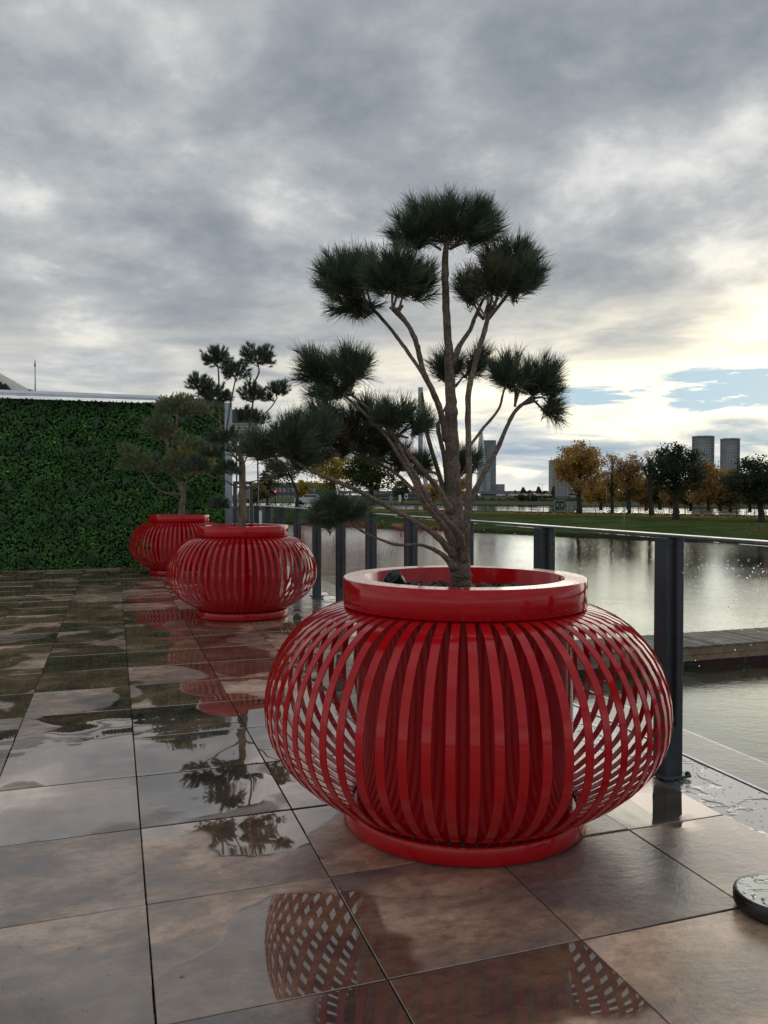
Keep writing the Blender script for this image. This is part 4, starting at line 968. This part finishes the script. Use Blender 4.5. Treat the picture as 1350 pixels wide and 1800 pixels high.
for k in range(1, K):                       # floor lines round the sail
    q = [Vector(V[k * 5 + j_]) for j_ in range(5)]; cq = sum(q, Vector()) / 5
    rg = [cq + (p_ - cq) * 1.0 + Vector(((p_ - cq).x, (p_ - cq).y, 0)).normalized() * .25 for p_ in q]
    mb.add([p_ + Vector((0, 0, dz_)) for dz_ in (-.45, .45) for p_ in rg], [(j_, (j_ + 1) % 5, (j_ + 1) % 5 + 5, j_ + 5) for j_ in range(5)])
mb.build('floor_lines', M['tower_band'], tw1)['kind'] = 'stuff'
mb = MB(); mb.tube([(-10 * s9, 0, 108 * s9), (-9.5 * s9, 0, 116 * s9)], [.8, .2], 6); mb.build('spire', M['tower_band'], tw1)
mb = MB()
for k in range(7): mb.box(((4 + k * 1.7) * s9, 5.6, 92.5 * s9), (.7 * s9, .3, 1.6 * s9))
mb.build('roof_sign', mat('faded_red_letters', (.45, .12, .10), .6), tw1)
def block(name, x0, x1, ty, by, Dp, label, mats, nf=4, vert=0, dp=12, cat='building'):
    c_ = at((x0 + x1) / 2, by, Dp); s = Dp / F; o = empty(name, c_); tag(o, label, cat)
    hw_ = (x1 - x0) / 2 * s; bands_block(o, 'wall', -hw_, hw_, 0, dp, 0, 0, at(x0, ty, Dp).z - c_.z, nf, mats, vert); return o
block('office_block', 874, 887, 851, 868, 880, 'small pale office block right beside the sail tower', [M['pale_band'], M['tower_band']], 4, 4)
block('low_hall', 845, 896, 866, 873, 860, 'long dark low hall at the foot of the sail tower', [M['tower_band'], M['dark_glass']], 1)
block('slab_block', 971, 1010, 808, 874, 620, 'grey apartment slab partly hidden behind the broad orange tree', [M['concrete'], M['tower_band']], 16, 6, 14)
block('low_building', 1010, 1062, 858, 880, 420, 'low grey building behind the orange tree trunks', [M['concrete'], M['dark_glass']], 3, 8, 12)
block('low_building', 1125, 1250, 868, 886, 400, 'long low brown building behind the large oak trunk', [M['beige'], M['dark_glass']], 2, 12, 12)
block('warehouse', 455, 560, 848, 874, 260, 'long grey low building behind the trees on the left', [M['concrete'], M['dark_glass']], 2, 14, 14)
cn_ = empty('canopy_roof', at(425, 905, 34)); s = 34 / F; tag(cn_, 'dark flat canopy roof with pale soffit lines right of the leaf wall', 'canopy')
mb = MB(); mb.box((4 * s, .6, 174.5 * s), (46 * s, 1.2, 21 * s)); mb.build('fascia', M['post'], cn_)
mb = MB(); mb.box((4 * s, .7, 150 * s), (44 * s, 1.1, 27.5 * s)); mb.build('soffit', M['beige'], cn_)
for q in range(3):
    mb = MB(); mb.box((4 * s, .13, (160 - q * 5) * s), (44.4 * s, .04, 1.3 * s)); mb.build('soffit_trim', M['white'], cn_)
for q in (-14, 24):
    mb = MB(); mb.box((q * s, .7, 66 * s), (2.4 * s, .1, 140 * s)); mb.build('column', M['post'], cn_)
block('bank_building', 640, 840, 866, 877, 420, 'long dark low building across the river under the bridge pylon', [M['tower_band'], M['dark_glass']], 1, 20, 14)

# white roof and mast behind the leaf wall
c_ = at(0, 690, 24); s = 24 / F
rf = empty('white_roof', at(0, 690, 24)); tag(rf, 'sloping white roof edge with dark ribs rising behind the wall at far left', 'roof')
mb = MB(); mb.add([(x * s, y_, z * s) for y_ in (0, .25) for x, z in ((-60, 66), (53, 2.5), (56, -4), (24, -4), (10, 10), (-60, 50))],
                  [(0, 1, 2, 3, 4, 5), (11, 10, 9, 8, 7, 6)] + [(q, (q + 1) % 6, (q + 1) % 6 + 6, q + 6) for q in range(6)]); wm2 = mat('white_membrane', (.85, .85, .82), .5); t_, b_m = nodes(wm2)
t_.set(wm2.node_tree.nodes['Material Output'].inputs[0], t_.n('ShaderNodeMixShader', {0: .65, 1: b_m.outputs[0], 2: t_.n('ShaderNodeBsdfTranslucent', {'Color': (.95, .95, .9, 1)})}))
mb.build('fascia', wm2, rf)
mb = MB()
for k in range(6): mb.tube([((-34 + k * 9) * s, -.1, 30 * s - k * 3.2 * s), ((-4 + k * 6) * s, -.1, -4 * s)], [.045, .045], 6)
mb.build('dark_ribs', M['black_gap'], rf)
mb = MB(); mb.box((0, 0, 0), (.14, .3, .06), M=Matrix.Translation((57 * s, 0, 1 * s)) @ Matrix.Rotation(R(40), 4, 'Y')); mb.build('flashing', M['post'], rf)
ms = empty('antenna_mast', at(62, 690, 22)); tag(ms, 'thin white mast standing up behind the leaf wall', 'mast')
mb = MB(); mb.tube([(0, 0, -.1), (0, 0, 45 * 22 / F)], [.018, .012], 8); mb.build('pole', mat('mast_grey', (.35, .36, .38), .4), ms)
mb = MB(); mb.tube([(0, 0, 45 * 22 / F), (0, 0, 49 * 22 / F), (0, 0, 58 * 22 / F)], [.02, .02, .003], 8); mb.build('tip', M['post'], ms)

# cable bridge pylon and deck
bp = at(740, 868, 760); s = 760 / F; py = empty('bridge_pylon', bp); tag(py, 'tall concrete A-shaped pylon of a cable-stayed bridge behind the pine', 'bridge pylon')
M['pylon'] = noisy('pale_concrete', (.34, .35, .36), (.42, .43, .43), .1, .7)
mb = MB(); mb.box((-1 * s, 0, 128 * s), (8 * s, 5, 116 * s)); mb.build('mast', M['pylon'], py)
for x0_, x1_ in ((-12, -3.5), (11, 1.5)):
    mb = MB(); mb.tube([(x0_ * s, 0, -4 * s), (x1_ * s, 0, 71 * s)], [2.4, 2.0], 4, sm=False); mb.build('leg', M['pylon'], py)
for k in range(9):
    mb = MB(); mb.tube([(-1 * s, 0, (120 + k * 7) * s), ((18 + k * 10) * s, 0, 2 * s)], [.16, .16], 4); mb.build('stay_cable', M['pylon'], py)
dk2 = empty('bridge_deck', at(790, 866, 765)); tag(dk2, 'long thin bridge deck crossing the river at the foot of the pylon', 'bridge deck')
mb = MB(); mb.box((0, 0, 0), (210, 10, 1.6)); mb.box((0, -5, 1.2), (210, .3, .8)); mb.build('deck', M['tower_band'], dk2)
for k in range(6):
    mb = MB(); mb.box((-95 + k * 38, 0, -3), (2, 8, 5)); mb.build('pier', M['concrete'], dk2)

# lamp posts, signs, kiosk, billboard, cars
def lamp(px, by, ty, Dp, label, arms=2):
    b0 = at(px, by, Dp); h = at(px, ty, Dp).z - b0.z; o = empty('street_lamp', b0); tag(o, label, 'street lamp', 'street lamps beyond the water')
    mb = MB(); mb.tube([(0, 0, 0), (0, 0, h)], [.014 * h, .008 * h], 6); mb.build('pole', M['concrete'], o)
    for sx in ((-1, 1) if arms == 2 else (1,)):
        mb = MB(); mb.tube([(0, 0, h * .97), (sx * .16 * h, 0, h * 1.02)], [.008 * h, .006 * h], 5); mb.box((sx * .2 * h, 0, h * 1.02), (.12 * h, .05 * h, .015 * h)); mb.build('lamp_head', M['concrete'], o)
lamp(953, 879, 851, 380, 'double-armed street lamp over the far bank between tower and orange tree')
for px, ty, lab in ((858, 874, 'leftmost short lamp on the far bank under the sail tower'), (873, 872, 'short lamp right of the sail tower on the far bank'), (890, 872, 'lamp post before the dark low hall'), (932, 862, 'lamp post before the left half of the distant wood')):
    lamp(px, 885, ty, 330, lab, 1)
lamp(1066, 897, 856, 150, 'pale lamp post between the orange tree and the bare tree', 1)
def signpost(name, px, by, ty, Dp, bw, bh, mats, label, bz=0.0, cat='sign', two=False):
    b0 = at(px, by, Dp); s = Dp / F; h = at(px, ty, Dp).z - b0.z; o = empty(name, b0); tag(o, label, cat)
    if two:
        for sx in (-.4, .4):
            mb = MB(); mb.tube([(sx * bw * s, 0, -.2), (sx * bw * s, 0, h)], [.05, .05], 6); mb.build('pole', mats[1], o)
    else:
        mb = MB(); mb.tube([(0, 0, -.2), (0, 0, h)], [.055, .05], 6); mb.build('pole', mats[1], o)
    mb = MB(); mb.box((0, -.09, h - bh * s / 2 - bz), (bw * s, .06, bh * s), bev=.01); mb.build('board', mats[0], o); return o, s, h
g_sign = mat('green_sign', (.03, .09, .07), .5); pole_m = mat('grey_pole', (.28, .29, .30), .5)
p_ = ground_at(1097, 932); o, s, h = signpost('sign_post', 1097, 932, 882, p_.y, 9, 8, [g_sign, pole_m], 'slim pole with small dark green board standing on the grass bank')
mb = MB(); mb.box((0, -.12, h - 11.5 * s), (4 * s, .05, 2.4 * s)); mb.build('small_plate', M['white'], o)
signpost('sign_post', 1107, 896, 878, 150, 6, 9, [mat('blue_sign', (.05, .09, .25), .5), pole_m], 'small blue sign behind the green board near the fence')
signpost('notice_board', 687, 893, 871, 118, 6, 10, [mat('grey_board', (.25, .27, .30), .6), pole_m], 'grey notice board, left one of three beyond the railing', two=True)
signpost('notice_board', 703, 893, 870, 118, 5, 12, [M['white'], pole_m], 'white notice board in the middle of three beyond the railing', two=True)
o, s, h = signpost('notice_board', 714, 893, 868, 120, 6, 9, [M['white'], pole_m], 'white board with dark square, right one of three beyond the railing')
mb = MB(); mb.box((0, -.13, h - 4.6 * s), (3 * s, .02, 4 * s)); mb.build('dark_square', M['black_gap'], o)
kp = at(984, 897, 165); s = 165 / F; ki = empty('kiosk', kp); tag(ki, 'small green and grey kiosk with two display boards by the river fence', 'kiosk')
mb = MB(); mb.box((0, .5, 8.5 * s), (16 * s, 1, 17 * s), bev=.03); mb.build('body', mat('green_kiosk', (.12, .17, .13), .6), ki)
for x_ in (-4.4, 4.2):
    mb = MB(); mb.box((x_ * s, -.04, 9 * s), (6 * s, .08, 13 * s)); bd = mb.build('display_board', mat('dark_display', (.02, .035, .035), .4), ki)
    mb = MB(); mb.box((x_ * s, -.1, 9 * s), (2.6 * s, .04, 6 * s)); mb.build('poster', mat('pale_poster', (.35, .42, .36), .6), bd)
mb = MB(); mb.box((0, .5, 17.4 * s), (18 * s, 1.3, .8 * s)); mb.build('roof', M['concrete'], ki)
sh = empty('shed', at(1008, 897, 170)); tag(sh, 'small beige shed between the kiosk and the orange tree trunk', 'shed'); s = 170 / F
mb = MB(); mb.box((0, .8, 7 * s), (16 * s, 1.6, 14 * s)); mb.build('wall', M['beige'], sh); mb = MB(); mb.box((0, .8, 14.4 * s), (18 * s, 2, 1 * s)); mb.build('roof', M['concrete'], sh)
mb = MB(); mb.box((2 * s, -.03, 4.5 * s), (4 * s, .06, 9 * s)); mb.build('door', M['tower_band'], sh)
o, s, h = signpost('billboard', 572, 886, 850, 122, 36, 23, [mat('teal_banner', (.02, .26, .20), .6), pole_m], 'teal green billboard with a thin red top edge behind the pines', two=True, cat='billboard')
mb = MB(); mb.box((0, -.1, h + .4 * s), (36 * s, .08, 1.2 * s)); mb.build('red_edge', mat('red_edge', (.45, .04, .04), .5), o)
# traffic light with its red lamp on
b0 = at(484, 886, 110); tl = empty('traffic_light', b0); tag(tl, 'small traffic light showing red among the trees on the left', 'traffic light')
mb = MB(); mb.tube([(0, 0, 0), (0, 0, 1.4)], [.05, .05], 6); mb.build('pole', M['black_gap'], tl)
mb = MB(); mb.box((0, 0, 1.5), (.3, .2, .75), bev=.02); mb.build('housing', M['black_gap'], tl)
em = mat('red_signal', (.6, .02, .05), .4); nodes(em)[1].inputs['Emission Color'].default_value = (1, .05, .12, 1); nodes(em)[1].inputs['Emission Strength'].default_value = 2.0
mb = MB(); mb.lathe([(0, .0), (.13, 0), (.13, .04), (0, .05)], 12); mb.v = [(x, -.1 - z, y + 1.72) for x, y, z in mb.v]; mb.build('red_lamp', em, tl)

car_body = MB(); prf = [(-2.1, .3), (-2.15, .75), (-1.9, .95), (-1.1, 1.0), (-.6, 1.42), (.9, 1.45), (1.5, 1.02), (2.05, .95), (2.15, .7), (2.1, .3)]
nP = len(prf); car_body.add([(x, y_, z) for y_ in (-.85, .85) for x, z in prf], [tuple(range(nP)), tuple(reversed(range(nP, 2 * nP)))] + [(q, q + nP, (q + 1) % nP + nP, (q + 1) % nP) for q in range(nP)])
wv = MB(); wv.tube([(0, -.1, .32), (0, .1, .32)], [.32, .32], 12); wheel_me = wv.mesh('wheel', M['black_gap'])
wm_ = MB(); wm_.box((.1, 0, 1.2), (1.7, 1.74, .28)); win_me = wm_.mesh('windows', M['dark_glass'])
cars = [(880, 872.6, 400, (.6, .6, .6), 'white car on the far road, leftmost of the line of traffic'), (893, 872.6, 405, (.08, .08, .09), 'black car on the far road before the low hall'), (901, 872.4, 400, (.6, .6, .6), 'white car on the far road under the left end of the wood'),
        (912, 872.4, 405, (.3, .31, .33), 'silver car on the far road above the round bush'), (922, 872.4, 402, (.65, .65, .62), 'white car on the far road left of the double lamp'), (934, 872.4, 400, (.25, .05, .05), 'dark red car on the far road above the wider bush'),
        (944, 872.4, 404, (.6, .6, .6), 'pale car on the far road just left of the double lamp'), (962, 872.4, 402, (.5, .5, .5), 'grey car on the far road right of the double lamp'), (545, 887, 112, (.7, .7, .7), 'white car parked behind the yellow tree on the left')]
for px, by, Dp, cc_, lab in cars:
    b0 = at(px, by, Dp); o = empty('parked_car' if px == 545 else 'car', b0); tag(o, lab, 'car', 'cars beyond the river' if px != 545 else None)
    link('body', car_body.mesh('car_body', mat('car_paint', cc_, .3)), o); [link('wheel', wheel_me, o, (x_, y_, 0)) for x_ in (-1.35, 1.35) for y_ in (-.8, .8)]; link('windows', win_me, o)
# a strip of road under the traffic
mb = MB(); q1, q2 = at(700, 873.2, 395), at(1100, 873.2, 395); mb.box(((q1.x + q2.x) / 2, 400, q1.z - .12), (q2.x - q1.x, 9, .2)); tag(mb.build('far_road', mat('asphalt', (.06, .06, .06), .8)), kind='structure')
